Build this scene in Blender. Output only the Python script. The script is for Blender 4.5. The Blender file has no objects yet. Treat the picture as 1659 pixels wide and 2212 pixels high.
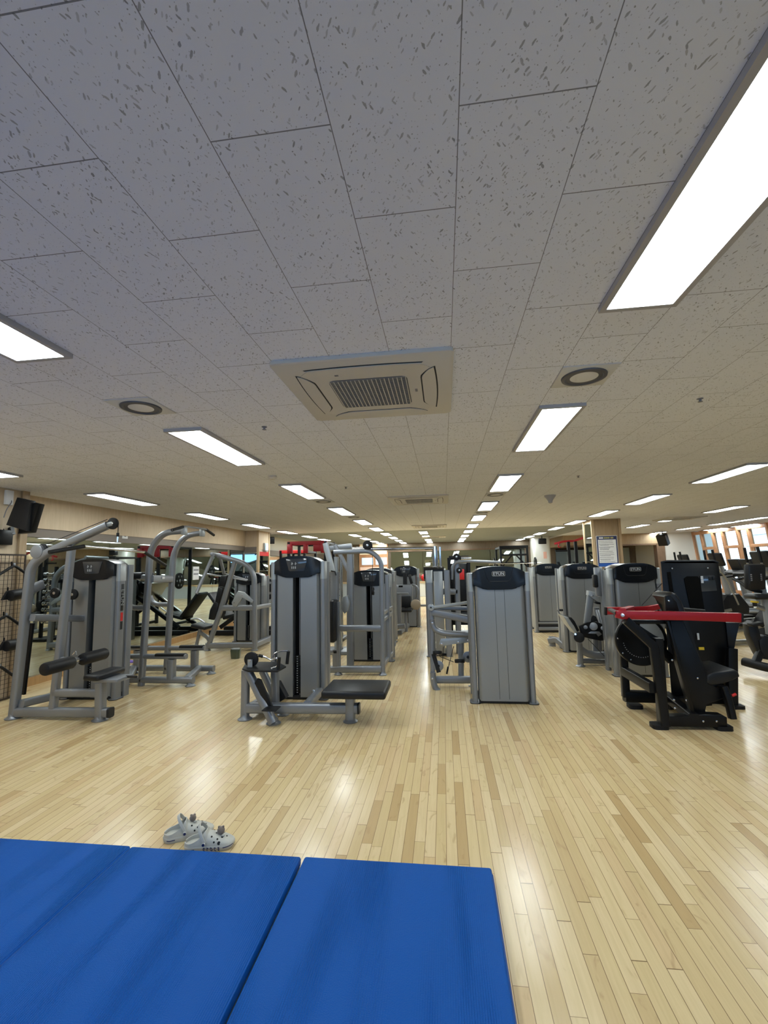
import bpy, bmesh, math, random
from mathutils import Vector, Matrix
random.seed(7)
C = bpy.context.scene.collection
R = math.radians
H = 2.536
# ------------------------------------------------------------------ camera
CAMZ = 1.5
FPX = 989.0
PITCH, YAW, ROLL = R(6.59), R(7.25), R(-1.245)
fw = Vector((-math.sin(YAW)*math.cos(PITCH), math.cos(YAW)*math.cos(PITCH), math.sin(PITCH)))
rt0 = Vector((math.cos(YAW), math.sin(YAW), 0)); up0 = rt0.cross(fw)
rt = rt0*math.cos(ROLL)+up0*math.sin(ROLL); up = -rt0*math.sin(ROLL)+up0*math.cos(ROLL)
cd = bpy.data.cameras.new('camera'); cam = bpy.data.objects.new('camera', cd); C.objects.link(cam)
m = Matrix((rt, up, -fw)).transposed().to_4x4(); m.translation = (0, 0, CAMZ); cam.matrix_world = m
cd.sensor_fit = 'VERTICAL'; cd.sensor_height = 24; cd.lens = FPX*24/2212; cd.clip_start = .02; cd.clip_end = 200
bpy.context.scene.camera = cam
# ------------------------------------------------------------------ light / exposure
sc = bpy.context.scene
sc.view_settings.view_transform = 'Standard'; sc.view_settings.look = 'None'
sc.view_settings.gamma = 1; sc.view_settings.use_curve_mapping = False
sc.view_settings.exposure = 0.0
LIGHT = 23
sc.cycles.max_bounces = 8; sc.cycles.diffuse_bounces = 4; sc.cycles.glossy_bounces = 5
sc.cycles.sample_clamp_indirect = 6; sc.cycles.caustics_reflective = False; sc.cycles.caustics_refractive = False
sc.cycles.use_denoising = True
w = bpy.data.worlds.new('sky'); sc.world = w; w.use_nodes = True
w.node_tree.nodes['Background'].inputs[0].default_value = (.74, .87, 1, 1)
w.node_tree.nodes['Background'].inputs[1].default_value = 3.0
al = bpy.data.lights.new('daylight_fill', 'AREA'); al.shape = 'RECTANGLE'; al.size = 12; al.size_y = .5  # added blue fill for the near ceiling; no window is built behind it
al.energy = 95; al.color = (.30, .58, 1)
alo = bpy.data.objects.new('daylight_fill', al); C.objects.link(alo); alo.location = (1.5, -3.3, 2.1); alo.rotation_euler = (R(100), 0, 0)

# ------------------------------------------------------------------ photo ray helpers: pixel + a real depth plane -> a point in the room
CV = Vector((0, 0, CAMZ))
def ray(x, y): return fw+rt*((x-829.5)/FPX)-up*((y-1106)/FPX)
def A(x, y, Y): d = ray(x, y); return CV+d*(Y/d.y)
def AX(x, y, X): d = ray(x, y); return CV+d*(X/d.x)
def Z(x, y, z): d = ray(x, y); return CV+d*((z-CAMZ)/d.z)

# ------------------------------------------------------------------ materials
def mat(name, col, rough=.5, metal=0, emit=0, spec=.5, coat=0):
    m = bpy.data.materials.new(name); m.use_nodes = True
    b = m.node_tree.nodes['Principled BSDF']
    b.inputs['Base Color'].default_value = (*col, 1); b.inputs['Roughness'].default_value = rough
    b.inputs['Metallic'].default_value = metal; b.inputs['Specular IOR Level'].default_value = spec
    b.inputs['Coat Weight'].default_value = coat
    if emit:
        b.inputs['Emission Color'].default_value = (*col, 1); b.inputs['Emission Strength'].default_value = emit
    return m
class NT:
    def __init__(s, m): s.m = m; s.t = m.node_tree; s.b = s.t.nodes['Principled BSDF']
    def n(s, typ, **kw):
        o = s.t.nodes.new(typ)
        for k, v in kw.items(): setattr(o, k, v)
        return o
    def l(s, a, b): s.t.links.new(a, b)
    def math(s, op, a, b=None, c=None):
        o = s.n('ShaderNodeMath', operation=op)
        for i, v in enumerate((a, b, c)):
            if v is None: continue
            if isinstance(v, (int, float)): o.inputs[i].default_value = v
            else: s.l(v, o.inputs[i])
        return o.outputs[0]
    def mix(s, f, a, b):
        o = s.n('ShaderNodeMix', data_type='RGBA')
        for i, v in ((0, f), (6, a), (7, b)):
            if isinstance(v, tuple): o.inputs[i].default_value = (*v, 1)
            elif isinstance(v, (int, float)): o.inputs[i].default_value = v
            else: s.l(v, o.inputs[i])
        return o.outputs[2]
    def pos(s):
        g = s.n('ShaderNodeNewGeometry'); sp = s.n('ShaderNodeSeparateXYZ'); s.l(g.outputs['Position'], sp.inputs[0])
        return g.outputs['Position'], sp.outputs
    def comb(s, x, y, z=0.0):
        o = s.n('ShaderNodeCombineXYZ')
        for i, v in enumerate((x, y, z)):
            if isinstance(v, (int, float)): o.inputs[i].default_value = v
            else: s.l(v, o.inputs[i])
        return o.outputs[0]
    def noise(s, vec, scale, detail=3, dist=0, rough=.5):
        o = s.n('ShaderNodeTexNoise'); s.l(vec, o.inputs['Vector']); o.inputs['Scale'].default_value = scale
        o.inputs['Detail'].default_value = detail; o.inputs['Distortion'].default_value = dist; o.inputs['Roughness'].default_value = rough
        return o.outputs[0]
    def ramp(s, f, stops):
        o = s.n('ShaderNodeValToRGB'); s.l(f, o.inputs[0]); e = o.color_ramp.elements
        while len(e) < len(stops): e.new(.5)
        for i, (p, c) in enumerate(stops): e[i].position = p; e[i].color = (*c, 1) if isinstance(c, tuple) else (c, c, c, 1)
        return o.outputs[0]
    def bump(s, h, strength, dist=.01):
        o = s.n('ShaderNodeBump'); s.l(h, o.inputs['Height']); o.inputs['Strength'].default_value = strength; o.inputs['Distance'].default_value = dist
        s.l(o.outputs[0], s.b.inputs['Normal'])

def wood_floor():
    m = mat('maple_floor', (.6, .4, .2), .3, coat=.0); t = NT(m); P, (x, y, z) = t.pos()
    PW = .0572; u = t.math('DIVIDE', t.math('ADD', x, 20.003), PW); row = t.math('FLOOR', u); fu = t.math('FRACT', u)
    wn = t.n('ShaderNodeTexWhiteNoise', noise_dimensions='1D'); t.l(row, wn.inputs['W'])
    v = t.math('ADD', t.math('DIVIDE', y, .62), t.math('MULTIPLY', wn.outputs[0], 9))
    # uneven board lengths: warp along the row
    v = t.math('ADD', v, t.math('MULTIPLY', t.math('SINE', t.math('ADD', t.math('MULTIPLY', v, 2.1), row)), .22))
    cell = t.math('FLOOR', v); fv = t.math('FRACT', v)
    w2 = t.n('ShaderNodeTexWhiteNoise', noise_dimensions='2D'); t.l(t.comb(row, cell), w2.inputs['Vector'])
    base = t.ramp(w2.outputs[0], [(0, (.51, .35, .165)), (.08, (.61, .45, .232)), (.45, (.67, .515, .275)), (.85, (.73, .57, .33)), (1, (.63, .445, .235))])
    g = t.noise(t.comb(t.math('MULTIPLY', x, 60), t.math('ADD', t.math('MULTIPLY', y, 3), t.math('MULTIPLY', w2.outputs[0], 30)), 0), 1.0, 4, .8)
    base = t.mix(t.ramp(g, [(.40, .0), (.8, .26)]), base, (.42, .28, .13))
    k = t.noise(t.comb(t.math('MULTIPLY', x, 14), t.math('ADD', t.math('MULTIPLY', y, 5), t.math('MULTIPLY', w2.outputs[0], 50)), 0), 1.0, 3, 1.2)
    base = t.mix(t.ramp(k, [(.62, 0.), (.74, .45)]), base, (.33, .19, .085))
    e1 = t.math('LESS_THAN', t.math('MINIMUM', fu, t.math('SUBTRACT', 1, fu)), .022)
    e2 = t.math('LESS_THAN', t.math('MINIMUM', fv, t.math('SUBTRACT', 1, fv)), .0022)
    e = t.math('MAXIMUM', e1, e2)
    base = t.mix(t.math('MULTIPLY', e, .80), base, (.14, .075, .03))
    t.l(base, t.b.inputs['Base Color'])
    big = t.noise(P, 1.3, 2)
    t.l(t.ramp(big, [(.3, .17), (.7, .27)]), t.b.inputs['Roughness'])
    t.b.inputs['Specular IOR Level'].default_value = .45
    wav = t.noise(t.comb(t.math('MULTIPLY', row, 3.7), t.math('MULTIPLY', y, 1.3), 0), 1.0, 1)
    hh = t.math('SUBTRACT', t.math('MULTIPLY', wav, .6), e)
    t.bump(hh, .12, .002)
    return m
def ceiling_mat():
    m = mat('mineral_fibre_tiles', (.5, .5, .5), .95, spec=.1); t = NT(m); P, (x, y, z) = t.pos()
    v = t.math('DIVIDE', t.math('SUBTRACT', x, .072), .3); row = t.math('FLOOR', v); fv = t.math('FRACT', v)
    u = t.math('ADD', t.math('DIVIDE', t.math('SUBTRACT', y, .948), .6), t.math('MULTIPLY', t.math('FLOORED_MODULO', row, 2), .5))
    cell = t.math('FLOOR', u); fu = t.math('FRACT', u)
    g = t.math('MAXIMUM', t.math('LESS_THAN', t.math('MINIMUM', fv, t.math('SUBTRACT', 1, fv)), .0042), t.math('LESS_THAN', t.math('MINIMUM', fu, t.math('SUBTRACT', 1, fu)), .0028))
    w2 = t.n('ShaderNodeTexWhiteNoise', noise_dimensions='2D'); t.l(t.comb(row, cell), w2.inputs['Vector'])
    off = t.math('MULTIPLY', w2.outputs[0], 17)
    sh = t.noise(P, 55, 2); sh2 = t.noise(P, 7, 2)
    def flecks(k, sy, sc, thr, keep, zo):
        v_ = t.n('ShaderNodeTexVoronoi', voronoi_dimensions='3D'); v_.inputs['Scale'].default_value = sc; v_.inputs['Randomness'].default_value = 1
        xx = t.math('ADD', t.math('ADD', x, t.math('MULTIPLY', y, k)), t.math('MULTIPLY', sh, .010))
        t.l(t.comb(xx, t.math('ADD', t.math('MULTIPLY', y, sy), t.math('MULTIPLY', sh2, .03)), t.math('ADD', off, zo)), v_.inputs['Vector'])
        sp = t.n('ShaderNodeSeparateXYZ'); t.l(v_.outputs['Color'], sp.inputs[0])
        rad = t.math('MULTIPLY', t.math('MAXIMUM', t.math('SUBTRACT', sp.outputs[0], keep), 0), thr)
        return t.math('MULTIPLY', t.math('LESS_THAN', v_.outputs['Distance'], rad), t.math('ADD', .45, t.math('MULTIPLY', sp.outputs[1], .55)))
    f1 = t.math('MAXIMUM', flecks(.5, .42, 95, .52, .36, 0), flecks(-.40, .44, 90, .52, .40, 3))
    f2 = flecks(.1, .8, 150, .40, .35, 7)
    patch = t.ramp(t.noise(P, 4.5, 2), [(.3, .6), (.6, 1.)])
    f = t.math('MULTIPLY', t.math('MAXIMUM', f1, f2), patch)
    col = t.mix(t.math('MULTIPLY', w2.outputs[0], .5), (.78, .805, .90), (.82, .845, .935))
    col = t.mix(t.math('MULTIPLY', f, .74), col, (.13, .13, .135))
    col = t.mix(t.math('MULTIPLY', g, .8), col, (.12, .12, .13))
    t.l(col, t.b.inputs['Base Color'])
    t.bump(t.math('SUBTRACT', 1, t.math('MAXIMUM', f, g)), .35, .004)
    return m
def veneer(name, c1, c2, rough=.5):
    m = mat(name, c1, rough); t = NT(m); P, (x, y, z) = t.pos()
    g = t.noise(t.comb(t.math('MULTIPLY', x, 9), t.math('MULTIPLY', y, 9), t.math('MULTIPLY', z, 1.2)), 3, 4, .5)
    t.l(t.mix(t.ramp(g, [(.3, 0.), (.7, 1.)]), c1, c2), t.b.inputs['Base Color']); return m
def vinyl_mat():
    m = mat('blue_vinyl', (.001, .080, .355), .5, spec=.13); t = NT(m); P, (x, y, z) = t.pos()
    w1 = t.math('SINE', t.math('MULTIPLY', x, 2*math.pi/.0085))
    pn = t.noise(t.comb(x, t.math('MULTIPLY', y, .12), 0), 6, 2)
    amp = t.ramp(pn, [(.42, .02), (.66, 1.)])
    cr = t.noise(t.comb(x, y, z), 260, 3)
    soft = t.noise(P, 2.2, 2)
    h = t.math('ADD', t.math('ADD', t.math('MULTIPLY', t.math('MULTIPLY', w1, amp), .4), t.math('MULTIPLY', cr, .35)), t.math('MULTIPLY', soft, 1.5))
    t.bump(h, .9, .005)
    return m
def speckle(name, col, rough, metal, amt=.06, spec=.5):
    m = mat(name, col, rough, metal, spec=spec); t = NT(m); P, xyz = t.pos()
    n = t.noise(P, 700, 1)
    t.l(t.mix(n, tuple(c*(1-amt) for c in col), tuple(min(1, c*(1+amt)) for c in col)), t.b.inputs['Base Color'])
    t.bump(n, .05, .0006); return m
M = dict(
    floor=wood_floor(), ceil=ceiling_mat(),
    silver=speckle('silver_powder_coat', (.25, .262, .285), .36, .55),
    panel=speckle('silver_metallic_panel', (.29, .302, .312), .36, .6),
    lsilver=speckle('light_silver_plastic', (.38, .40, .41), .33, .4),
    chrome=mat('chrome', (.75, .76, .78), .08, 1),
    steel=mat('brushed_steel', (.45, .46, .47), .3, 1),
    gloss=mat('gloss_black_plastic', (.005, .006, .008), .26, spec=.35),
    black=speckle('satin_black_paint', (.003, .003, .0035), .36, .0, spec=.3),
    blackgrey=mat('charcoal_plastic', (.012, .0125, .015), .42, spec=.35),
    void=mat('dark_slot', (.003, .003, .003), .8, spec=.1),
    rubber=mat('black_rubber', (.005, .005, .006), .55, spec=.35),
    foam=mat('black_foam_grip', (.007, .007, .008), .5, spec=.35),
    vinyl=speckle('black_upholstery_vinyl', (.007, .0075, .009), .40, 0, spec=.4),
    red=speckle('red_powder_coat', (.34, .008, .014), .35, .1),
    redplastic=mat('red_plastic', (.55, .02, .02), .35),
    bolt=mat('zinc_bolt', (.65, .65, .66), .25, 1),
    placard=mat('smoked_placard', (.035, .04, .047), .12, coat=.5),
    ink=mat('pale_print', (.55, .57, .6), .5), white=mat('white_label', (.8, .8, .8), .5), greyprint=mat('grey_print', (.22, .22, .24), .6),
    yellow=mat('yellow_plastic', (.8, .55, .03), .4),
    blueprint=mat('blue_print', (.02, .10, .42), .4), navy=mat('navy_print', (.008, .018, .10), .4),
    vmat=vinyl_mat(), vedge=mat('blue_vinyl_piping', (.002, .06, .29), .4),
    wall=mat('cream_wall_paint', (.62, .58, .49), .7), wallw=mat('white_wall_paint', (.72, .72, .68), .7),
    tan=veneer('oak_veneer', (.43, .31, .185), (.36, .25, .14)), tanwall=veneer('tan_wallcovering', (.62, .49, .34), (.55, .43, .29), .7),
    trim=veneer('pale_oak_trim', (.62, .47, .29), (.55, .40, .23)), brown=veneer('brown_oak_trim', (.20, .12, .07), (.15, .09, .05)),
    greyband=mat('taupe_band', (.20, .165, .135), .6), base=veneer('oak_baseboard', (.50, .30, .13), (.42, .25, .10)),
    fartan=veneer('dark_oak_veneer', (.20, .155, .11), (.16, .12, .08)), greyceil=mat('grey_ceiling', (.30, .325, .33), .8),
    orange=veneer('orange_timber', (.62, .33, .17), (.52, .26, .13)),
    mirror=mat('mirror_glass', (.50, .56, .545), .015, 1),
    glass=mat('window_glass', (.8, .9, .95), .05, 0, .0),
    ac=mat('ivory_plastic', (.60, .575, .53), .45), acgrille=mat('grey_plastic_grille', (.30, .305, .31), .5), acline=mat('dark_gap', (.01, .01, .012), .7),
    frame=mat('lamp_frame_enamel', (.42, .41, .42), .5), lamp=mat('lamp_diffuser', (.895, .985, .995), .5, emit=LIGHT),
    dl=mat('downlight_lens', (.80, .80, .80), .25), dlpanel=mat('grey_steel_panel', (.62, .62, .61), .6),
    clog=speckle('pale_grey_foam', (.50, .49, .44), .6, 0), clogin=mat('grey_foam_inner', (.42, .41, .37), .7), fur=speckle('brown_plush', (.20, .155, .125), .9, 0, .4),
    door=mat('grey_door', (.45, .5, .54), .4), belt=mat('treadmill_belt', (.06, .07, .09), .5), greyplastic=mat('grey_plastic', (.30, .31, .32), .4),
    screen=mat('console_screen', (.03, .035, .045), .1), sky=mat('pale_cladding', (.72, .82, .90), .6), skyg=mat('green_cladding', (.50, .82, .78), .6), wire=mat('brown_black_wire', (.03, .018, .012), .5))
M['glass'].node_tree.nodes['Principled BSDF'].inputs['Transmission Weight'].default_value = 1.0
M['glass'].node_tree.nodes['Principled BSDF'].inputs['IOR'].default_value = 1.02
M['fur'].node_tree.nodes['Principled BSDF'].inputs['Sheen Weight'].default_value = .4

# ------------------------------------------------------------------ geometry helpers
def rrect(w, h, r, n=3):
    r = min(r, w/2*.999, h/2*.999); o = []
    for cx, cy, a0 in ((w/2-r, h/2-r, 0), (-w/2+r, h/2-r, 90), (-w/2+r, -h/2+r, 180), (w/2-r, -h/2+r, 270)):
        for i in range(n+1):
            a = R(a0+90*i/n); o.append((cx+r*math.cos(a), cy+r*math.sin(a)))
    return o
def circ(r, n=12): return [(r*math.cos(2*math.pi*i/n), r*math.sin(2*math.pi*i/n)) for i in range(n)]
def fillet(pts, r, n=6):
    pts = [Vector(p) for p in pts]; out = [pts[0]]
    for a, b, c in zip(pts, pts[1:], pts[2:]):
        d1 = (a-b); d2 = (c-b); k = min(r, d1.length*.49, d2.length*.49)
        p = b+d1.normalized()*k; q = b+d2.normalized()*k
        for i in range(n+1):
            t = i/n; out.append(p*(1-t)**2+b*2*t*(1-t)+q*t*t)
    out.append(pts[-1]); return out
class B:
    def __init__(s): s.bm = bmesh.new()
    def sweep(s, pts, prof, upv=(0, 0, 1), cap=True, scale=None):
        pts = [Vector(p) for p in pts]; rings = []; upv = Vector(upv); prev = None
        for i, p in enumerate(pts):
            if i == 0: t = pts[1]-p
            elif i == len(pts)-1: t = p-pts[i-1]
            else: t = (pts[i+1]-p).normalized()+(p-pts[i-1]).normalized()
            t.normalize()
            if prev is None:
                sd = t.cross(upv)
                if sd.length < .15: sd = t.cross(Vector((0, 1, 0)))
                if sd.length < .15: sd = t.cross(Vector((1, 0, 0)))
            else: sd = prev-t*prev.dot(t)
            sd.normalize(); prev = sd; u = sd.cross(t)
            k = scale[i] if scale else 1
            rings.append([s.bm.verts.new(p+sd*a*k+u*b*k) for a, b in prof])
        n = len(prof)
        for r0, r1 in zip(rings, rings[1:]):
            for j in range(n): s.bm.faces.new((r0[j], r0[(j+1) % n], r1[(j+1) % n], r1[j]))
        if cap: s.bm.faces.new(rings[0][::-1]); s.bm.faces.new(rings[-1])
        return s
    def bar(s, p, q, w=.06, h=.06, r=.012, upv=(0, 0, 1)): return s.sweep([p, q], rrect(w, h, r), upv)
    def path(s, pts, w=.06, h=.06, r=.012, bend=.08, upv=(0, 0, 1)): return s.sweep(fillet(pts, bend), rrect(w, h, r), upv)
    def tube(s, pts, rad=.02, bend=.06, n=12): return s.sweep(fillet(pts, bend) if len(pts) > 2 else pts, circ(rad, n))
    def cyl(s, p, q, rad, n=24, bev=0):
        p, q = Vector(p), Vector(q)
        if bev:
            d = (q-p).normalized()
            return s.sweep([p, p+d*bev*.3, p+d*bev, q-d*bev, q-d*bev*.3, q], circ(rad, n), scale=[(rad-bev)/rad, (rad-bev*.3)/rad, 1, 1, (rad-bev*.3)/rad, (rad-bev)/rad])
        return s.sweep([p, q], circ(rad, n))
    def box(s, x0, x1, y0, y1, z0, z1, bev=0, seg=2):
        r = bmesh.ops.create_cube(s.bm, size=1, matrix=Matrix.LocRotScale(((x0+x1)/2, (y0+y1)/2, (z0+z1)/2), None, (abs(x1-x0), abs(y1-y0), abs(z1-z0))))
        if bev:
            es = list({e for v in r['verts'] for e in v.link_edges}); bmesh.ops.bevel(s.bm, geom=es, offset=bev, segments=seg, affect='EDGES', profile=.5)
        return s
    def obox(s, c, ax, ay, az, sx, sy, sz, bev=0, seg=2):
        m = Matrix((Vector(ax).normalized()*sx, Vector(ay).normalized()*sy, Vector(az).normalized()*sz)).transposed().to_4x4(); m.translation = c
        r = bmesh.ops.create_cube(s.bm, size=1, matrix=m)
        if bev:
            es = list({e for v in r['verts'] for e in v.link_edges}); bmesh.ops.bevel(s.bm, geom=es, offset=bev, segments=seg, affect='EDGES', profile=.5)
        return s
    def prism(s, pts, vec, bev=0, seg=2):
        pts = [Vector(p) for p in pts]; vec = Vector(vec)
        a = [s.bm.verts.new(p) for p in pts]; b = [s.bm.verts.new(p+vec) for p in pts]; n = len(pts)
        f = [s.bm.faces.new(a[::-1]), s.bm.faces.new(b)]+[s.bm.faces.new((a[i], a[(i+1) % n], b[(i+1) % n], b[i])) for i in range(n)]
        if bev:
            es = list({e for e in f[0].edges}|{e for e in f[1].edges}); bmesh.ops.bevel(s.bm, geom=es, offset=bev, segments=seg, affect='EDGES', profile=.5)
        return s
    def sph(s, c, r, sx=1, sy=1, sz=1, n=16):
        bmesh.ops.create_uvsphere(s.bm, u_segments=n, v_segments=n//2, radius=r, matrix=Matrix.LocRotScale(c, None, (sx, sy, sz))); return s
    def lathe(s, prof, c, n=24, axis='Z'):
        c = Vector(c); rings = []
        for r, z in prof:
            ring = []
            for i in range(n):
                a = 2*math.pi*i/n
                v = Vector((r*math.cos(a), r*math.sin(a), z)) if axis == 'Z' else (Vector((z, r*math.cos(a), r*math.sin(a))) if axis == 'X' else Vector((r*math.cos(a), z, r*math.sin(a))))
                ring.append(s.bm.verts.new(c+v))
            rings.append(ring)
        for a, b in zip(rings, rings[1:]):
            for j in range(n): s.bm.faces.new((a[j], a[(j+1) % n], b[(j+1) % n], b[j]))
        s.bm.faces.new(rings[0][::-1]); s.bm.faces.new(rings[-1]); return s
    def foot(s, c, r=.045):  # flared levelling foot standing on the floor
        return s.lathe([(r*1.25, 0), (r*1.3, .008), (r, .018), (r*.8, .03), (r*.75, .05)], (c[0], c[1], 0), 20)
def root_of(p):
    while p.parent: p = p.parent
    return p
def obj(name, b, m, parent=None, label=None, off=None, T=None):
    me = bpy.data.meshes.new(name); bm = b.bm
    if T is not None: bmesh.ops.transform(bm, verts=bm.verts, matrix=T)
    o0 = off if off is not None else (root_of(parent).location if parent else None)
    if o0 is not None: bmesh.ops.translate(bm, verts=bm.verts, vec=-Vector(o0))
    bmesh.ops.recalc_face_normals(bm, faces=bm.faces)
    bm.to_mesh(me); bm.free()
    for p in me.polygons: p.use_smooth = True
    me.set_sharp_from_angle(angle=R(38))
    o = bpy.data.objects.new(name, me); C.objects.link(o); me.materials.append(M[m] if isinstance(m, str) else m)
    if parent: o.parent = parent
    if label: o['label'] = label
    return o
def thing(name, label, cat, loc, group=None):
    o = bpy.data.objects.new(name, None); C.objects.link(o); o.location = loc; o.empty_display_size = .1
    o['label'] = label; o['category'] = cat
    if group: o['group'] = group
    return o
def single(name, b, m, label, cat, group=None, loc=None):
    bm = b.bm; vs = [v.co for v in bm.verts]
    if loc is None: loc = Vector((sum(v.x for v in vs)/len(vs), sum(v.y for v in vs)/len(vs), min(v.z for v in vs)))
    o = obj(name, b, m, None, label, off=loc); o.location = loc; o['category'] = cat
    if group: o['group'] = group
    return o
def struct(name, b, m, parent=None):
    o = obj(name, b, m, parent)
    if not parent: o['kind'] = 'structure'
    return o
def copy_tree(o, parent=None, first=True):
    c = o.copy(); C.objects.link(c)
    if parent: c.parent = parent
    for ch in list(o.children): copy_tree(ch, c, False)
    return c
def text(name, s, size, m, parent, mtx, depth=.002):
    cu = bpy.data.curves.new(name, 'FONT'); cu.body = s; cu.size = size; cu.extrude = depth; cu.align_x = 'CENTER'; cu.align_y = 'CENTER'
    cu.resolution_u = 3
    to = bpy.data.objects.new(name, cu); me = bpy.data.meshes.new_from_object(to); bpy.data.objects.remove(to)
    ro = root_of(parent).location
    me.transform(Matrix.Translation(-Vector(ro)) @ mtx); me.materials.clear(); me.materials.append(M[m])
    me.name = name
    o = bpy.data.objects.new(name, me); C.objects.link(o); o.parent = parent; return o
def face_mtx(c, xdir, ydir):
    x = Vector(xdir).normalized(); y = Vector(ydir).normalized(); z = x.cross(y)
    m = Matrix((x, y, z)).transposed().to_4x4(); m.translation = c; return m
def panel_box(name, x0, x1, y0, y1, z0, z1, m, bev=0): return struct(name, B().box(x0, x1, y0, y1, z0, z1, bev), m)

# ------------------------------------------------------------------ the room
XL, XR, YF, YB = -5.55, 10.3, 22.4, -3.5
panel_box('floor', XL-.6, XR+.6, YB-.2, YF+.3, -.1, 0, 'floor')
panel_box('ceiling', XL-.6, XR+.6, YB-.2, YF+.3, H, H+.1, 'ceil')
panel_box('ceiling_far', XL-.6, 4.6, 13.95, YF+.1, H-.004, H+.02, 'greyceil')  # thin slab in darker grey under the far part of the ceiling
# left: near wall (tan covering), then recessed mirror wall, return, side pier, far wall
panel_box('wall_left', XL-.5, -5.30, YB, 5.22, 0, H, 'tanwall')
panel_box('trim_1', -5.30, -5.27, 5.12, 5.22, 0, H, 'tan')
panel_box('wall_left_mirrored', XL-.5, XL-.02, 5.22, 12.3, 0, H, 'wall')
panel_box('trim_2', XL-.02, XL+.05, 5.22, 12.3, 2.10, H, 'tanwall')
panel_box('trim_3', XL-.02, XL+.035, 5.22, 12.3, 1.98, 2.10, 'greyband')
panel_box('baseboard_left', XL-.02, XL+.04, 5.22, 12.3, 0, .11, 'base')
ymir = [5.30, 7.05, 8.80, 10.55, 12.28]
for i in range(4):
    b = B().box(XL-.02, XL-.005, ymir[i]+.003, ymir[i+1]-.003, .11, 1.98)
    single('wall_mirror', b, 'mirror', ['nearest tall mirror panel on the left wall beside the wire grid rack', 'second mirror panel on the left wall behind the chin-up tower', 'third mirror panel on the left wall behind the shoulder press machine', 'last mirror panel on the left wall beside the mirrored pier'][i], 'mirror', 'mirror panels on the left wall')
panel_box('wall_pier', XL-.5, -5.14, 12.3, 13.1, 0, H, 'wall')
panel_box('trim_4', XL, -5.14, 12.26, 12.30, 2.08, H, 'tanwall')
panel_box('trim_5', XL, -5.14, 12.27, 12.30, 1.93, 2.08, 'greyband')
panel_box('trim_6', -5.16, -5.10, 12.24, 12.31, 0, H, 'trim')
panel_box('trim_7', -5.14, -5.11, 13.04, 13.10, 0, H, 'trim')
panel_box('trim_8', -5.14, -5.125, 12.31, 13.04, 2.0, H, 'tanwall')
single('wall_mirror', B().box(XL+.03, -5.17, 12.275, 12.29, .1, 1.9), 'mirror', 'narrow mirror facing the room on the end of the left pier', 'mirror')
single('wall_mirror', B().box(-5.14, -5.128, 12.33, 13.03, .1, 1.83), 'mirror', 'tall mirror under the red strip on the side of the left pier', 'mirror')
single('red_strip', B().box(-5.14, -5.12, 12.33, 13.03, 1.83, 1.95), 'redplastic', 'red strip above the mirror on the left pier', 'sign')
t = thing('emergency_light', 'small pale lit emergency light box on the left pier above the red strip', 'light', (-5.12, 12.75, 1.97))
obj('housing', B().box(-5.13, -5.07, 12.62, 12.88, 1.97, 2.2, .01), 'lsilver', t)
obj('lens', B().box(-5.068, -5.062, 12.66, 12.84, 1.99, 2.18, .002), mat('emergency_lens', (.55, .9, 1), .3, emit=.8), t)
panel_box('wall_left_far', XL-.9, XL-.2, 13.1, YF, 0, H, 'wall')
panel_box('trim_9', XL-.25, XL-.1, 13.1, YF, 1.88, 2.06, 'greyband')
for k in range(3):
    single('wall_mirror', B().box(-5.75, -5.738, 13.2+k*3, 16.15+k*3, .1, 1.86), 'mirror', ['nearest mirror panel on the wall beyond the left pier', 'middle mirror panel on the wall beyond the left pier', 'farthest mirror panel on the wall beyond the left pier'][k], 'mirror', 'mirror panels beyond the left pier')
# far wall
panel_box('wall_far', XL-.9, XR+.4, YF, YF+.2, 0, H, 'fartan')
panel_box('trim_10', XL, 7.6, YF-.06, YF, 2.12, 2.18, 'brown')
panel_box('trim_11', XL, 7.6, YF-.14, YF, .62, .70, 'trim')
panel_box('wall_far_dado', XL, 7.6, YF-.1, YF, 0, .62, 'door')
fm = [-2.55, -1.0, .6, 2.2, 3.8]
for i in range(4):
    c = Vector(((fm[i]+fm[i+1])/2, YF-.14, 1.41)); a = R(5.5)
    b = B().obox(c, (1, 0.03, 0), (0, math.cos(a), math.sin(a)), (0, -math.sin(a)*-1, math.cos(a)), fm[i+1]-fm[i]-.02, .012, 1.42)
    single('wall_mirror', b, 'mirror', ['leftmost of the far leaning mirrors, right of the far window', 'far leaning mirror above the white low cupboards', 'far leaning mirror behind the black power rack, left half', 'far leaning mirror beside the white round-cornered column'][i], 'mirror', 'leaning mirrors on the far wall')
# right side
panel_box('wall_right', XR, XR+.2, YB, 14.0, 0, H, 'wallw')
panel_box('wall_back', XL-.5, XR+.2, YB-.2, YB, 0, H, 'wall')
# columns
panel_box('column_1', 3.77, 4.42, 12.18, 12.85, 0, H, 'tan', .004)
for k, (x0, x1, y0, y1) in enumerate([(3.74, 3.80, 12.15, 12.21), (4.39, 4.45, 12.15, 12.21), (3.74, 3.79, 12.82, 12.88)]):
    panel_box('trim_%d' % (12+k), x0, x1, y0, y1, 0, H, 'trim' if k != 1 else 'tan')
single('wall_mirror', B().box(3.757, 3.768, 12.22, 12.81, .3, 2.45), 'mirror', 'tall narrow mirror on the left side of the oak column with the notice', 'mirror')
bc = B(); bc.sweep([(4.1, 20.3, 0), (4.1, 20.3, H)], rrect(.72, .72, .12, 5)); struct('column_2', bc, 'wallw')
single('column_sticker', B().box(4.15, 4.28, 19.93, 19.938, 1.62, 1.9), mat('faded_red_print', (.75, .42, .33), .6), 'small faded red sticker on the white column', 'sticker')
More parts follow.
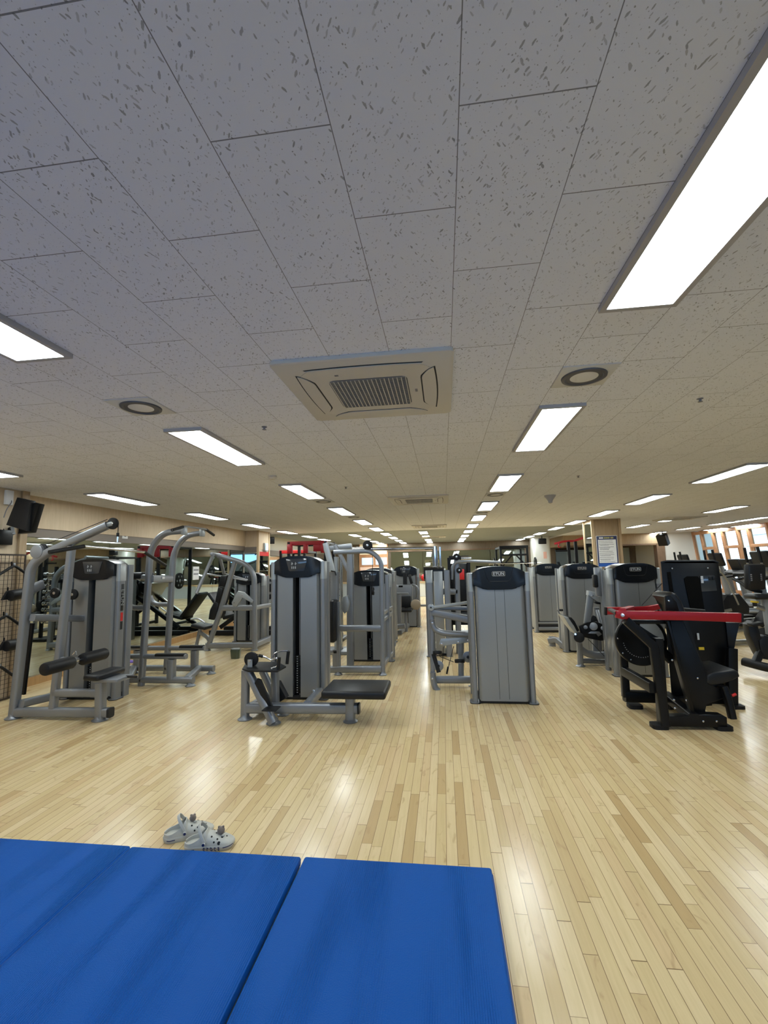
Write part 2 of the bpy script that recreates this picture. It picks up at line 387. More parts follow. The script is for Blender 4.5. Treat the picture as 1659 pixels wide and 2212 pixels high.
# notice board on the oak column
t = thing('notice_board', 'blue bordered white notice board hung on the oak column', 'notice', (4.08, 12.15, 1.3))
obj('board', B().box(3.83, 4.335, 12.142, 12.152, 1.33, 2.11, .003), 'white', t)
obj('blue_border', B().box(3.84, 4.325, 12.137, 12.143, 1.34, 2.10, .002), 'navy', t, 'dark blue printed border')
obj('lower_blue_band', B().box(3.85, 4.315, 12.134, 12.138, 1.34, 1.42), 'blueprint', t)
obj('text_sheet', B().box(3.87, 4.295, 12.131, 12.137, 1.43, 2.01), 'white', t)
b = B(); z = 1.975; random.seed(3)
for i, (n, ind) in enumerate([(1, 0), (1, 0), (2, 0), (4, 1), (1, 0), (1, 0), (2, 0), (1, 0), (2, 0), (1, 0)]):
    for k in range(n):
        x0 = 3.885+(.02 if k else 0)+(.0 if not ind else .0); x1 = x0+(.37 if k == 0 else .25)*random.uniform(.85, 1)
        x = x0
        while x < x1:
            wd = random.uniform(.012, .035); b.box(x, min(x+wd, x1), 12.129, 12.1315, z-.006, z+.006); x += wd+.006
        z -= .023
    z -= .019
obj('text_lines', b, 'greyprint', t)
b = B(); x = 3.90
for wd in (.028, .028, .028): b.box(x, x+wd, 12.132, 12.136, 2.035, 2.075, .003); x += .034
obj('title_left', b, 'white', t)
b = B(); x += .012
for i in range(9): b.box(x, x+.018, 12.132, 12.136, 2.035, 2.072, .002); x += .024 if i != 5 else .04
obj('title_right', b, mat('yellow_print', (.5, .46, .16), .5), t)
# wall beyond the notice column: soffit, opening frame, cream wall and slanted timber windows on the right
panel_box('trim_20', 4.9, 8.75, 19.6, YF, 2.12, H, 'tan')
panel_box('trim_21', 4.9, 8.75, 19.58, 19.7, 2.06, 2.12, 'brown')
panel_box('trim_22', 8.45, 8.75, 19.55, 19.85, 0, 2.12, 'brown')
panel_box('wall_right_far', 8.75, XR+.4, 19.6, YF, 0, H, 'wallw')
single('wall_mirror', B().box(5.2, 8.44, 22.3, 22.32, .1, 2.05), 'mirror', 'mirror filling the bay beyond the brown timber opening on the far right', 'mirror')
# sloping window wall: foot stands further out than the head
def slant(y, z, d=0): return Vector((XR-.45+(H-z)*.10+d, y, z))
ys = [19.6, 19.0, 18.25, 17.65, 16.8, 16.25, 15.35, 14.75, 14.0]
b = B().prism([slant(19.6, 0, .0), slant(14.0, 0, .0), slant(14.0, .28, .0), slant(19.6, .28, .0)], (.12, 0, 0)); struct('wall_right_sill', b, 'orange')
kinds = ['tall', 'sash', 'tall', 'sash', 'tall', 'sash', 'tall', 'sash']
for i in range(8):
    y0, y1 = ys[i+1], ys[i]
    b = B()
    for yy in ((y1, y0) if i == 7 else (y1,)): b.bar(slant(yy, .25), slant(yy, H), .12, .10, .005, (0, 1, 0))
    b.bar(slant(y0+.05, 2.46), slant(y1-.06, 2.46), .10, .12, .004); b.bar(slant(y0+.05, .32), slant(y1-.06, .32), .10, .10, .004)
    if kinds[i] == 'sash':
        b.bar(slant(y0, .95, -.02), slant(y1, .95, -.02), .09, .10, .004)
        b.bar(slant(y0, 1.86, -.02), slant(y1, 1.86, -.02), .09, .10, .004)
        for yy in (y0+.10, y1-.10): b.bar(slant(yy, .95, -.03), slant(yy, 1.84, -.03), .05, .06, .004, (0, 1, 0))
    wo = struct('window_%d' % (i+1), b, 'orange')
    g = B().prism([slant(y0, .32, .02), slant(y1, .32, .02), slant(y1, H, .02), slant(y0, H, .02)], (.006, 0, 0))
    obj('pane', g, 'glass', wo)
# neighbouring building seen through the windows
t = thing('neighbour_building', 'pale blue clad building across from the timber windows', 'building', (14.5, 17, 0))
for y0, y1, mm in ((8, 15.9, 'skyg'), (15.9, 24, 'sky')):
    obj('cladding', B().box(14.4, 16, y0, y1, -3, 7), mm, t, None if mm == 'sky' else 'pale green cladding')
b = B()
for k in range(12): b.box(14.37, 14.4, 8, 24, -1+k*.5, -.985+k*.5)
obj('cladding_joint', b, 'greyprint', t)
b = B()
for y0 in (12, 16.5, 19.5): b.bar((14.35, y0, .5), (14.35, y0+2.2, 3.6), .06, .06)
obj('brace', b, 'white', t)

# far small window bay
ww = lambda px, py: A(px, py, YF-.03)
t0 = B(); t0.box(ww(776, 1200).x, ww(838, 1200).x, YF-.05, YF, ww(800, 1233).z, ww(800, 1174).z); wf = struct('window_20', t0, 'orange')
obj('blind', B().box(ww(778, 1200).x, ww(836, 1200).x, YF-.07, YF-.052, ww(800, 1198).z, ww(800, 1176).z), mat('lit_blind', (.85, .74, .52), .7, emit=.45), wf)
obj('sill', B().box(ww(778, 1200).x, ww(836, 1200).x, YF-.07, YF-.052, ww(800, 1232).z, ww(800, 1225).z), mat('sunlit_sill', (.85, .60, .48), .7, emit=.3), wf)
pane_m = mat('far_daylight_pane', (.55, .75, 1), .3, emit=.9)
for a_, b_ in ((782, 806), (812, 836)):
    obj('pane', B().box(ww(a_, 1210).x, ww(b_, 1210).x, YF-.065, YF-.052, ww(800, 1220).z, ww(800, 1205).z), pane_m, wf)

# ------------------------------------------------------------------ ceiling fittings
ORD = ['first', 'second', 'third', 'fourth', 'fifth', 'sixth', 'seventh', 'eighth', 'ninth', 'tenth']
def lamp_proto():
    t = thing('ceiling_light', 'x', 'ceiling light', (0, 0, H))
    b = B(); z0, z1 = H-.022, H
    for x0, x1, y0, y1 in ((-.15, -.126, -.61, .61), (.126, .15, -.61, .61), (-.126, .126, -.61, -.585), (-.126, .126, .585, .61)):
        b.box(x0, x1, y0, y1, z0, z1)
    bmesh.ops.translate(b.bm, verts=b.bm.verts, vec=(0, 0, 0))
    obj('frame', b, 'frame', t)
    obj('diffuser', B().box(-.127, .127, -.586, .586, H-.018, H-.004), 'lamp', t, 'bright white diffuser')
    return t
lp = lamp_proto(); used = [0]
rows = [(-4.578, [1.28, 3.68, 6.08, 8.48, 10.86, 13.15, 15.45, 17.4], 'row along the left mirror wall'),
        (-2.97, [15.44, 17.5, 19.75, 21.65], 'short far row beyond the red rack'),
        (-1.878, [1.28, 3.68, 6.08, 8.48, 10.78, 13.0, 15.25, 17.45, 19.6, 21.7], 'row left of the ceiling air conditioners'),
        (-.62, [15.05, 17.2, 19.7, 21.75], 'short far row between the two centre rows'),
        (.822, [1.28, 3.68, 6.08, 8.48, 10.66, 12.85, 15.05, 17.5, 19.7, 21.6], 'row right of the ceiling air conditioners'),
        (3.522, [3.68, 6.08, 8.4, 10.6, 12.8, 14.9, 17.4, 19.5, 21.65], 'row left of the notice column'),
        (6.0, [10.6, 12.85, 15.05, 20.9], 'row right of the notice column'),
        (8.38, [13.6, 14.95, 16.95, 19.3], 'row nearest the sloping windows'),
        (9.75, [16.2, 17.85], 'row hard against the sloping windows')]
for xr, yl, nm in rows:
    for k, yy in enumerate(yl):
        o = lp if not used[0] else copy_tree(lp); used[0] = 1
        o.location = (xr, yy, H); o['group'] = 'recessed ceiling lights'
        o['label'] = '%s ceiling light from the front in the %s' % (ORD[k], nm)
def cassette(x0, y0, s, label, detail=True):
    t = thing('ceiling_air_conditioner', label, 'air conditioner', (x0+s/2, y0+s/2, H), 'ceiling air conditioners')
    cx, cy = x0+s/2, y0+s/2
    b = B(); b.sweep([(cx, cy, H), (cx, cy, H-.018), (cx, cy, H-.022)], rrect(s, s, .03), (0, 1, 0), scale=[1, 1, .985]); obj('panel', b, 'ac', t)
    # flush inner face: rounded outline groove, vanes, grille
    b = B(); b.sweep([(cx, cy, H-.021), (cx, cy, H-.024)], rrect(s*.80, s*.80, .16, 8), (0, 1, 0)); obj('inner_face', b, 'ac', t)
    for k in range(4):
        a = k*math.pi/2; ca, sa = math.cos(a), math.sin(a)
        def tr(u, v, z): return (cx+u*ca-v*sa, cy+u*sa+v*ca, z)
        Le = s*.33; r0, r1 = s*.318, s*.395
        def lens(g_, z_, th):
            o_ = []
            for i in range(25):
                u = -Le-g_+2*(Le+g_)*i/24; o_.append(tr(u, r1+g_-(r1-r0+2*g_)*min(1, max(0, (Le+g_-abs(u))/.11))**.6, z_))
            for i in range(1, 12):
                u = Le+g_-2*(Le+g_)*i/12; o_.append(tr(u, r1+g_+.012*(1-(u/Le)**2), z_))
            return B().prism(o_, (0, 0, -th), 0)
        obj('air_gap', lens(.005, H-.0235, .001), 'acline', t)
        obj('air_vane', lens(-.003, H-.0235, .005), 'ac', t)
    q = s*.235
    b = B(); b.sweep([(cx, cy, H-.023), (cx, cy, H-.0255)], rrect(2*q, 2*q, .04, 5), (0, 1, 0)); gr = obj('grille_back', b, mat('grille_shadow_plastic', (.10, .105, .115), .6), t)
    b = B(); n = 18
    for i in range(n+1):
        u = -q+.008+(2*q-.016)*i/n; b.box(cx+u-.0022, cx+u+.0022, cy-q+.012, cy+q-.012, H-.029, H-.025)
    obj('grille_slats', b, 'ac', gr)
    b = B(); n = 30
    for i in range(n+1):
        u = -q+.008+(2*q-.016)*i/n; b.box(cx-q+.012, cx+q-.012, cy+u-.002, cy+u+.002, H-.0275, H-.025)
    obj('grille_cross_slats', b, 'acgrille', gr)
    b = B(); b.box(cx+s*.27, cx+s*.285, cy-.02, cy+.02, H-.0255, H-.023); b.box(cx-q*.75, cx-q*.75+.02, cy-q-.07, cy-q-.055, H-.0255, H-.023); obj('sensor', b, 'greyprint', t)
cassette(-.845, 2.12, .93, 'large ivory ceiling air conditioner nearest the camera, top centre')
cassette(-.82, 6.88, .93, 'second ceiling air conditioner along the centre, small and beige')
cassette(-.82, 12.2, .93, 'third ceiling air conditioner along the centre aisle')
cassette(-.82, 17.3, .93, 'farthest faint ceiling air conditioner along the centre aisle')
cassette(5.6, 12.2, .93, 'ceiling air conditioner to the right of the oak notice column')
k = 0
for xc, side in ((-1.878, 'left'), (.822, 'right')):
    for j, yc in enumerate((2.605, 7.1, 9.62)):
        t = thing('downlight', ('unlit round downlight %s of the large air conditioner' % side) if j == 0 else '%s small round downlight panel in the light row %s of the air conditioners' % (ORD[j], side), 'downlight', (xc, yc, H), 'unlit round downlights')
        obj('panel', B().box(xc-.148, xc+.148, yc-.148, yc+.148, H-.006, H, .002), 'dlpanel', t)
        b = B().lathe([(.098, -.006), (.122, -.006), (.120, -.014), (.104, -.016), (.098, -.010)], (xc, yc, H), 40); obj('ring', b, mat('ring_enamel', (.09, .09, .10), .4), t)
        b = B().lathe([(.001, -.012), (.06, -.012), (.097, -.007), (.097, -.002)], (xc, yc, H), 40); obj('lens', b, 'dl', t)
for (px, py), lb in (((1512, 861), 'dark sprinkler head right of the near round downlight'), ((571, 922), 'dark sprinkler head left below the large air conditioner'), ((747, 1052), 'tiny sprinkler head between left light row and second air conditioner'), ((1249, 1028), 'tiny sprinkler head right of the third right-hand light')):
    p = Z(px, py, H); b = B().lathe([(.02, 0), (.019, -.003), (.008, -.006), (.008, -.018), (.015, -.020), (.015, -.022), (.003, -.024)], p, 16)
    single('sprinkler_head', b, 'greyprint', lb, 'sprinkler', 'ceiling sprinkler heads')
p = Z(1188, 1070, H); b = B().lathe([(.09, 0), (.085, -.02), (.06, -.05), (.035, -.09), (.03, -.12), (.01, -.13)], p, 20)
single('ceiling_sensor', b, 'frame', 'pale cone shaped sensor hanging from the ceiling right of centre', 'sensor')
p = Z(588, 1028, H); b = B().lathe([(.05, 0), (.05, -.02), (.03, -.04), (.01, -.042)], p, 20)
single('smoke_detector', b, 'ac', 'round smoke detector above the second light left of centre', 'smoke detector')
# ------------------------------------------------------------------ blue mats
def mat_panel(name, x0, x1, y0, y1, parent, h=.045):
    b = B().box(x0, x1, y0, y1, 0.002, h, .012, 3); return obj(name, b, 'vmat', parent)
t = thing('folding_mat', 'blue folding exercise mat with two wide panels, left one on floor', 'exercise mat', (-1.7, .8, 0))
mat_panel('panel', -2.655, -1.706, -.6, 2.43, t); mat_panel('panel', -1.70, -.768, -.6, 2.425, t)
obj('fold_seam', B().box(-1.712, -1.695, -.59, 2.42, .012, .036, .002), 'vedge', t)
t = thing('folding_mat', 'blue exercise mat at the right with its edge on bare floor', 'exercise mat', (-.29, .8, 0))
mat_panel('panel', -.752, .175, -.6, 2.428, t)
b = B(); b.tube([(-.70, 2.43, .024), (.15, 2.43, .024)], .004, n=8); b.tube([(.176, -.55, .026), (.176, 2.40, .026)], .004, n=8); obj('edge_piping', b, 'vedge', t)
t = thing('folding_mat', 'blue exercise mat panel at the bottom left corner', 'exercise mat', (-3.2, .8, 0))
mat_panel('panel', -3.62, -2.665, -.6, 2.43, t)
# ------------------------------------------------------------------ clogs
def clog(label, heel, ang, strap_up, charm):
    t = thing('clog', label, 'shoe', (0, 0, 0), 'pale grey foam clogs')
    L = .262
    def hw(u): # half width along the length, heel at 0
        return .001+.046*(math.sin(min(1, u/.16)*math.pi/2)**.6)*(1 if u < .3 else 1+.13*math.sin(min(1, (u-.3)/.4)*math.pi/2))*(1 if u < .72 else math.sqrt(max(0, 1-((u-.72)/.281)**2.2)))
    def cy(u): return .008*math.sin(u*math.pi)
    def top(u): # height of the upper
        if u < .40: return .036+.012*math.cos(u/.4*math.pi/2)*0+.030*(u/.40)**1.4*1.3
        return .082-.048*((u-.40)/.60)**1.25
    N = 36; b = B(); rings = []
    us = [i/N for i in range(N+1)]
    # sole: outline loft
    for z, k in ((.0, .93), (.006, 1.0), (.018, 1.03), (.024, 1.05), (.030, 1.0)):
        ring = [(u, cy(u)+hw(u)*k) for u in us]+[(u, cy(u)-hw(u)*k) for u in reversed(us)]
        rings.append([b.bm.verts.new((u*L*1.0+(k-1)*.1*(u-.5), y, z+(.010*max(0, (u-.8)/.2)**2 if z < .02 else .004*max(0, (u-.8)/.2)**2))) for u, y in ring])
    n = len(rings[0])
    for a, c in zip(rings, rings[1:]):
        for j in range(n): b.bm.faces.new((a[j], a[(j+1) % n], c[(j+1) % n], c[j]))
    b.bm.faces.new(rings[0][::-1]); b.bm.faces.new(rings[-1])
    sole = b
    # upper shell with a mouth
    b = B(); K = 20; vs = {}
    for i, u in enumerate(us):
        if u > .995: u = .995
        if u < .006: u = .006
        w_, h_ = hw(u)*1.0, top(u)-.026
        cov = 1.0 if u > .47 else (.10+.90*max(0, (u-.06)/.41)**2.6)
        for j in range(K+1):
            f = j/K; s_ = -1+2*f
            ang_ = (1-abs(s_))  # 0 at the rim of sole, 1 at crown
            a_ = min(ang_, cov) if cov < 1 else ang_
            th = a_*math.pi/2
            vs[i, j] = b.bm.verts.new((u*L, cy(u)+math.copysign(1, s_)*w_*(math.cos(th)**.75 if math.cos(th) > 0 else 0) if s_ else cy(u), .026+(h_*(math.sin(th)**.85) if cov == 1 else (h_*(math.sin(th)**.85)+.018*min(1, ang_*3)))))
    for i in range(N):
        for j in range(K):
            if us[i+1] <= .47 and (j in (K//2-1, K//2)): continue
            try: b.bm.faces.new((vs[i, j], vs[i+1, j], vs[i+1, j+1], vs[i, j+1]))
            except Exception: pass
    bmesh.ops.remove_doubles(b.bm, verts=b.bm.verts, dist=.0004)
    upper = b
    Mx = Matrix.Translation(heel) @ Matrix.Rotation(ang, 4, 'Z')
    t.location = heel; t.rotation_euler = (0, 0, ang)
    def put(nm, bb, mm, par, lb=None): return obj(nm, bb, mm, par, lb, off=Vector((0, 0, 0)))
    so = put('sole', sole, 'clog', t)
    uo = put('upper', upper, 'clog', t); md = uo.modifiers.new('thick', 'SOLIDIFY'); md.thickness = .006; md.offset = -1; md = uo.modifiers.new('sub', 'SUBSURF'); md.levels = 1; md.render_levels = 2
    # heel strap
    b = B(); pts = []
    for k2 in range(15):
        a_ = -1+2*k2/14; x_ = .115-(.115-(-.012 if not strap_up else .075))*math.cos(a_*math.pi/2); z_ = .048+(.004 if not strap_up else .072)*math.cos(a_*math.pi/2)
        pts.append((x_, cy(.3)+.0535*math.sin(a_*math.pi/2)*1.02, z_))
    b.sweep(pts, rrect(.005, .017, .002), (0, 0, 1)); put('heel_strap', b, 'clog', t)
    b = B()
    for s_ in (-1, 1): b.cyl((.112, s_*.051, .047), (.112, s_*.0605, .047), .0095, 16, .002)
    rv = put('strap_rivet', b, 'clog', t)
    b = B(); b.lathe([(.004, 0), (.007, 0), (.007, -.001), (.004, -.001)], (.112, -.0610, .047), 16, 'Y'); put('rivet_mark', b, 'navy', rv)
    # vent holes: dark recessed discs set on the toe box
    b = B()
    for u, v in ((.56, -.35), (.56, .35), (.63, 0), (.68, -.45), (.68, .45), (.76, -.2), (.76, .25), (.84, 0), (.62, -.72), (.72, -.75)):
        x_ = u*L; w_ = hw(u); h_ = top(u)-.026; th = (1-abs(v))*math.pi/2
        y_ = cy(u)+math.copysign(w_*math.cos(th)**.75, v); z_ = .026+h_*math.sin(th)**.85
        nn = Vector((.25, v*1.0, 1.1-abs(v))).normalized(); p = Vector((x_, y_, z_))
        rr = .0085 if v == -.75 else .0048
        b.cyl(p-nn*.004, p+nn*.0012, rr, 14)
    put('vent_hole', b, 'rubber', t)['kind'] = 'stuff'
    # dark line along the sole
    b = B(); pts = [(u*L, cy(u)-hw(u)*1.05-.0008, .020+.004*max(0, (u-.8)/.2)**2) for u in [.80+.2*i/12 for i in range(12)]]
    b.sweep(pts, rrect(.0016, .004, .0005), (0, 0, 1))
    pts = [(u*L, cy(u)-hw(u)*1.05-.0008, .018) for u in [.08+.16*i/6 for i in range(7)]]
    b.sweep(pts, rrect(.0016, .004, .0005), (0, 0, 1)); put('side_stripe', b, 'navy', t)
    return t, put, hw, cy, top, L
def charm(put, t, p, s=1.0):
    b = B(); p = Vector(p); b.sph(p+Vector((0, 0, .016*s)), .0165*s, 1, .9, 1.05, 20)
    c = put('plush_charm', b, 'fur', t, 'brown fluffy round charm')
    b = B(); b.sph(p+Vector((-.009*s, 0, .031*s)), .005*s, n=10); b.sph(p+Vector((.009*s, 0, .031*s)), .005*s, n=10); put('ear', b, 'fur', c)
    b = B(); b.sph(p+Vector((.012*s, -.014*s, .003)), .006*s, 1.3, 1, .8, 10); put('button', b, 'clogin', c)
g1 = Z(352, 1832, .0); 
t, put, hw, cyf, top, L = clog('pale grey foam clog on the left, heel towards the blue mat', Vector((-1.60, 2.55, 0)), R(27), True, True)
charm(put, t, (.150, .012, .072), 1.1)
t, put, hw, cyf, top, L = clog('pale grey foam clog on the right with lettering along its sole', Vector((-1.44, 2.492, 0)), R(14), True, True)
charm(put, t, (.188, .008, .058), 1.25)
for k, ch in enumerate('crocs'):
    u = .43+k*.073; p = Vector((u*L, cyf(u)-hw(u)*1.05-.0022, .0205)); du = .01
    q = Vector(((u+du)*L, cyf(u+du)-hw(u+du)*1.05-.0012, .0185)); d = (q-p).normalized()
    cu = bpy.data.curves.new('letter', 'FONT'); cu.body = ch; cu.size = .034; cu.extrude = .0005; cu.offset = .0008; cu.align_x = 'CENTER'; cu.align_y = 'CENTER'; cu.resolution_u = 3
    to = bpy.data.objects.new('letter', cu); me = bpy.data.meshes.new_from_object(to); bpy.data.objects.remove(to)
    me.transform(face_mtx(p+Vector((0, 0, -.0005)), d, (0, 0, 1))); me.materials.clear(); me.materials.append(M['navy'])
    o = bpy.data.objects.new('letter', me); C.objects.link(o); o.parent = t
# ------------------------------------------------------------------ strength machines
I4 = Matrix.Identity(4)
def tower(t, T, w, d, hc, kind, plates=0, zb=.03, logo=True):
    """weight stack housing; local frame: front face at y=0 looking to -y, centred on x"""
    hs = hc-.065; zc = hc-.27; cw = .058
    for s in (-1, 1):
        xc = s*(w/2-cw/2)
        b = B().sweep([(xc, .06, .012), (xc, .06, zc)], rrect(cw, .12, .022, 4), (0, 1, 0)); b.sweep([(xc, .06, 0), (xc, .06, .012)], rrect(cw+.05, .16, .04, 4), (0, 1, 0))
        c = obj('side_column', b, 'silver', t, T=T)
        obj('column_cap', B().sweep([(xc, .06, zc), (xc, .06, hs-.006), (xc, .06, hs)], rrect(cw+.006, .126, .024, 4), (0, 1, 0), scale=[1, 1, .9]), 'lsilver', c, T=T)
        obj('foot_pad', B().sweep([(xc, .06, .0), (xc, .06, .006)], rrect(cw+.056, .166, .04, 4), (0, 1, 0)), 'rubber', c, T=T)
        b = B().sweep([(xc, d-.05, .0), (xc, d-.05, hs-.01)], rrect(cw, .10, .02, 4), (0, 1, 0)); obj('rear_column', b, 'silver', t, T=T)
        obj('side_infill', B().box(xc-.018, xc+.018, .135, d-.115, .06, hs-.02, .006), 'panel', t, T=T)
    pw = w-2*cw-.012
    if kind == 'logo':
        obj('rear_cover', B().sweep([(0, .055, zb), (0, .055, hc-.19)], rrect(pw, .13, .05, 5), (0, 1, 0)), 'panel', t, T=T)
        for sx in ((-.048, .052) if logo != 'single' else (.03,)):
            obj('cover_seam', B().box(sx-.0016, sx+.0016, -.0115, -.0095, zb+.02, hc-.2), 'acline', t, T=T)
    else:
        for s in (-1, 1):
            xa, xb = (-pw/2, -.052) if s < 0 else (.040, pw/2)
            b = B().prism([(xa if s < 0 else xb, .10, zb), (xa if s < 0 else xb, .03, zb), ((xa+.03) if s < 0 else (xb-.03), -.008, zb), (xb if s < 0 else xa, -.010, zb), (xb if s < 0 else xa, .10, zb)], (0, 0, hc-.2-zb), 0); obj('front_cover', b, 'panel', t, T=T)
        obj('weight_slot', B().box(-.06, .05, .10, .14, zb, hc-.15), 'void', t, T=T)
        obj('guide_rod', B().cyl((.012, .05, zb), (.012, .05, hc-.2), .006), 'steel', t, T=T)
        for k in range(plates):
            z0 = zb+.03+k*.0265
            p = obj('weight_plate', B().box(-.045, .035, .035, .085, z0, z0+.0235, .002), 'black', t, T=T)
            b = B(); b.box(-.018, -.008, .033, .0355, z0+.006, z0+.016); mk = obj('number_mark', b, 'ink', p, T=T)
    obj('bottom_skirt', B().box(-pw/2+.01, pw/2-.01, .0, d-.1, .006, zb+.012, .004), 'blackgrey', t, T=T)
    # cap
    xe = w/2-cw+.006; pts = []
    n = 14
    for i in range(n+1):
        x = -xe+2*xe*i/n; pts.append((x, -.03, hs+.002+(hc-hs)*(1-abs(x/xe)**3)))
    zl = hc-.205; zm = hc-.25
    pts += [(xe, -.03, zl), (xe-.035, -.03, zl-.004), (xe-.075, -.03, zl-.012), (xe-.10, -.03, zl-.034)]
    for i in range(1, 8):
        x = (xe-.10)*(1-2*i/8); pts.append((x, -.03, zl-.034-.012*(1-(x/xe)**2)))
    pts += [(-xe+.10, -.03, zl-.034), (-xe+.075, -.03, zl-.012), (-xe+.035, -.03, zl-.004), (-xe, -.03, zl)]
    cap = obj('top_cap', B().prism(pts, (0, d*.78+.03, 0), .010, 2), 'gloss', t, 'gloss black curved top cap', T=T)
    if kind == 'logo':
        pts = [(-.155, hc-.012), (-.125, hc-.135), (-.10, hc-.16), (.10, hc-.16), (.125, hc-.135), (.155, hc-.012)]
        b = B().tube([(x, -.031, z) for x, z in pts], .0022, .02, 8); obj('badge_outline', b, 'blackgrey', cap, T=T)
        b = B().sweep([(0, -.033, hc-.078), (0, -.036, hc-.078)], rrect(.135, .042, .010, 4), (0, 0, 1)); obj('badge', b, 'blackgrey', cap, T=T)
        b = B(); rr = rrect(.140, .046, .012, 4); pr_ = [(x, -.0345, hc-.078+z) for x, z in rr]; b.tube(pr_+[pr_[0]], .0018, 0.0001, 6); obj('badge_rim', b, 'steel', cap, T=T)
        text('lettering', "E'FUN", .046, 'ink', cap, T @ face_mtx((0, -.0365, hc-.079), (1, 0, 0), (0, 0, 1)), .0008)
    else:
        pts = [(-.13, hc-.03), (-.095, hc-.165), (-.08, hc-.175), (.08, hc-.175), (.095, hc-.165), (.13, hc-.03)]
        pl = obj('instruction_placard', B().prism([(x, -.031, z) for x, z in pts], (0, -.004, 0), .002), 'placard', cap, T=T)
        for dx in (-.055, -.012):
            b = B(); b.sph((dx, -.036, hc-.078), .0055, 1, .3, 1, 8); b.bar((dx-.010, -.036, hc-.093), (dx+.012, -.036, hc-.088), .002, .006, .0005); b.bar((dx, -.036, hc-.086), (dx, -.036, hc-.108), .002, .007, .0005); obj('pictogram', b, 'ink', pl, T=T)
        for dx in (-.055, -.033, -.012):
            obj('figure_mark', B().box(dx-.004, dx+.004, -.037, -.035, hc-.148, hc-.120, .001), 'ink', pl, T=T)
    return T
def TT(x, y, ang=0): return Matrix.Translation((x, y, 0)) @ Matrix.Rotation(R(ang), 4, 'Z')
def feet(t, pts, r=.045, m='silver'):
    for p in pts: obj('foot', B().foot(p, r), m, t)
def disc(t, name, p, r, th, m, ax=(0, 1, 0), label=None, hub=True):
    p = Vector(p); ax = Vector(ax).normalized()
    o = obj(name, B().cyl(p-ax*th/2, p+ax*th/2, r, 28, min(th*.3, .006)), m, t, label)
    if hub: obj('hub', B().cyl(p-ax*(th/2+.006), p+ax*(th/2+.006), r*.28, 16, .002), 'blackgrey' if m != 'rubber' else 'bolt', o)
    return o
def bolts(t, pts, ax=(0, 1, 0), r=.009):
    ax = Vector(ax)
    for p in pts: obj('bolt', B().cyl(Vector(p)-ax*.004, Vector(p)+ax*.004, r, 12, .002), 'bolt', t)

# ---- lat pulldown at the left
t = thing('lat_pulldown_machine', 'tall silver lat pulldown machine with wide hanging bar, leftmost on floor', 'gym machine', (-4.0, 4.6, 0))
Y = 4.43
obj('main_post', B().path([A(29, 1549, Y), A(67, 1222, Y), A(98, 1196, Y), A(234, 1134, Y)], .075, .085, .02, .16), 'silver', t)
obj('middle_post', B().bar(A(115, 1530, Y), A(155, 1180, Y), .07, .07, .018), 'silver', t)
obj('base_beam', B().bar(A(36, 1538, Y), A(240, 1539, Y), .08, .09, .02), 'silver', t)
obj('beam_end', B().bar(A(236, 1539, Y), A(241, 1539, Y), .085, .095, .02), 'blackgrey', t)
obj('lower_beam', B().bar(A(118, 1496, Y), A(222, 1497, Y), .07, .075, .018), 'silver', t)
obj('seat_post', B().bar(A(218, 1474, Y), (A(217, 1550, Y).x, Y, .02), .09, .085, .02, (1, 0, 0)), 'silver', t)
p = A(29, 1549, Y); feet(t, [(p.x, Y, 0), (A(216, 1555, Y).x, Y, 0)], .06)
s0 = A(186, 1460, 4.25); s1 = A(270, 1460, 4.25)
b = B().box(s0.x, A(272, 1455, 4.60).x, 4.2, 4.60, .435, .495, .022, 3); obj('seat_pad', b, 'vinyl', t)
obj('seat_plate', B().box(s0.x+.04, s1.x-.10, 4.28, 4.52, .405, .437, .005), 'silver', t)
obj('seat_lever', B().cyl((s1.x-.12, 4.43, .43), (s1.x+.0, 4.43, .43), .012, 12, .004), 'rubber', t)
obj('roller_axle', B().cyl((-3.79, 4.06, .585), (-3.79, 4.80, .585), .012), 'chrome', t)
for y0, y1 in ((4.02, 4.36), (4.48, 4.82)):
    obj('thigh_roller', B().cyl((-3.79, y0, .585), (-3.79, y1, .585), .062, 28, .02), 'foam', t)
obj('roller_bracket', B().bar(A(120, 1424, Y), (-3.79, 4.43, .585), .045, .055, .01), 'silver', t)
obj('adjuster_pin', B().tube([A(157, 1414, Y), A(164, 1406, Y), A(166, 1416, Y)], .006, .01, 8), 'chrome', t)
pl = A(86, 1192, Y); hd = A(244, 1131, Y)
obj('head_plate', B().cyl(pl+Vector((0, -.05, 0)), pl+Vector((0, .05, 0)), .075, 28, .01), 'silver', t)
disc(t, 'pulley', A(92, 1187, Y), .062, .03, 'rubber')
disc(t, 'pulley', hd, .062, .03, 'rubber')
obj('pulley_bracket', B().bar(A(224, 1137, Y), hd, .05, .05, .012), 'lsilver', t)
obj('cable', B().tube([A(92, 1179, Y), A(232, 1122, Y)], .004, n=8), 'rubber', t)
hx = hd.x+.062
c = obj('hanging_cable', B().tube([(hx, Y, hd.z), (hx, Y, hd.z-.11)], .004, n=8), 'rubber', t)
obj('stopper', B().cyl((hx, Y, hd.z-.14), (hx, Y, hd.z-.10), .014, 12, .004), 'rubber', c)
obj('cable_hook', B().tube([(hx, Y, hd.z-.13), (hx, Y, 1.80)], .009, n=8), 'chrome', t)
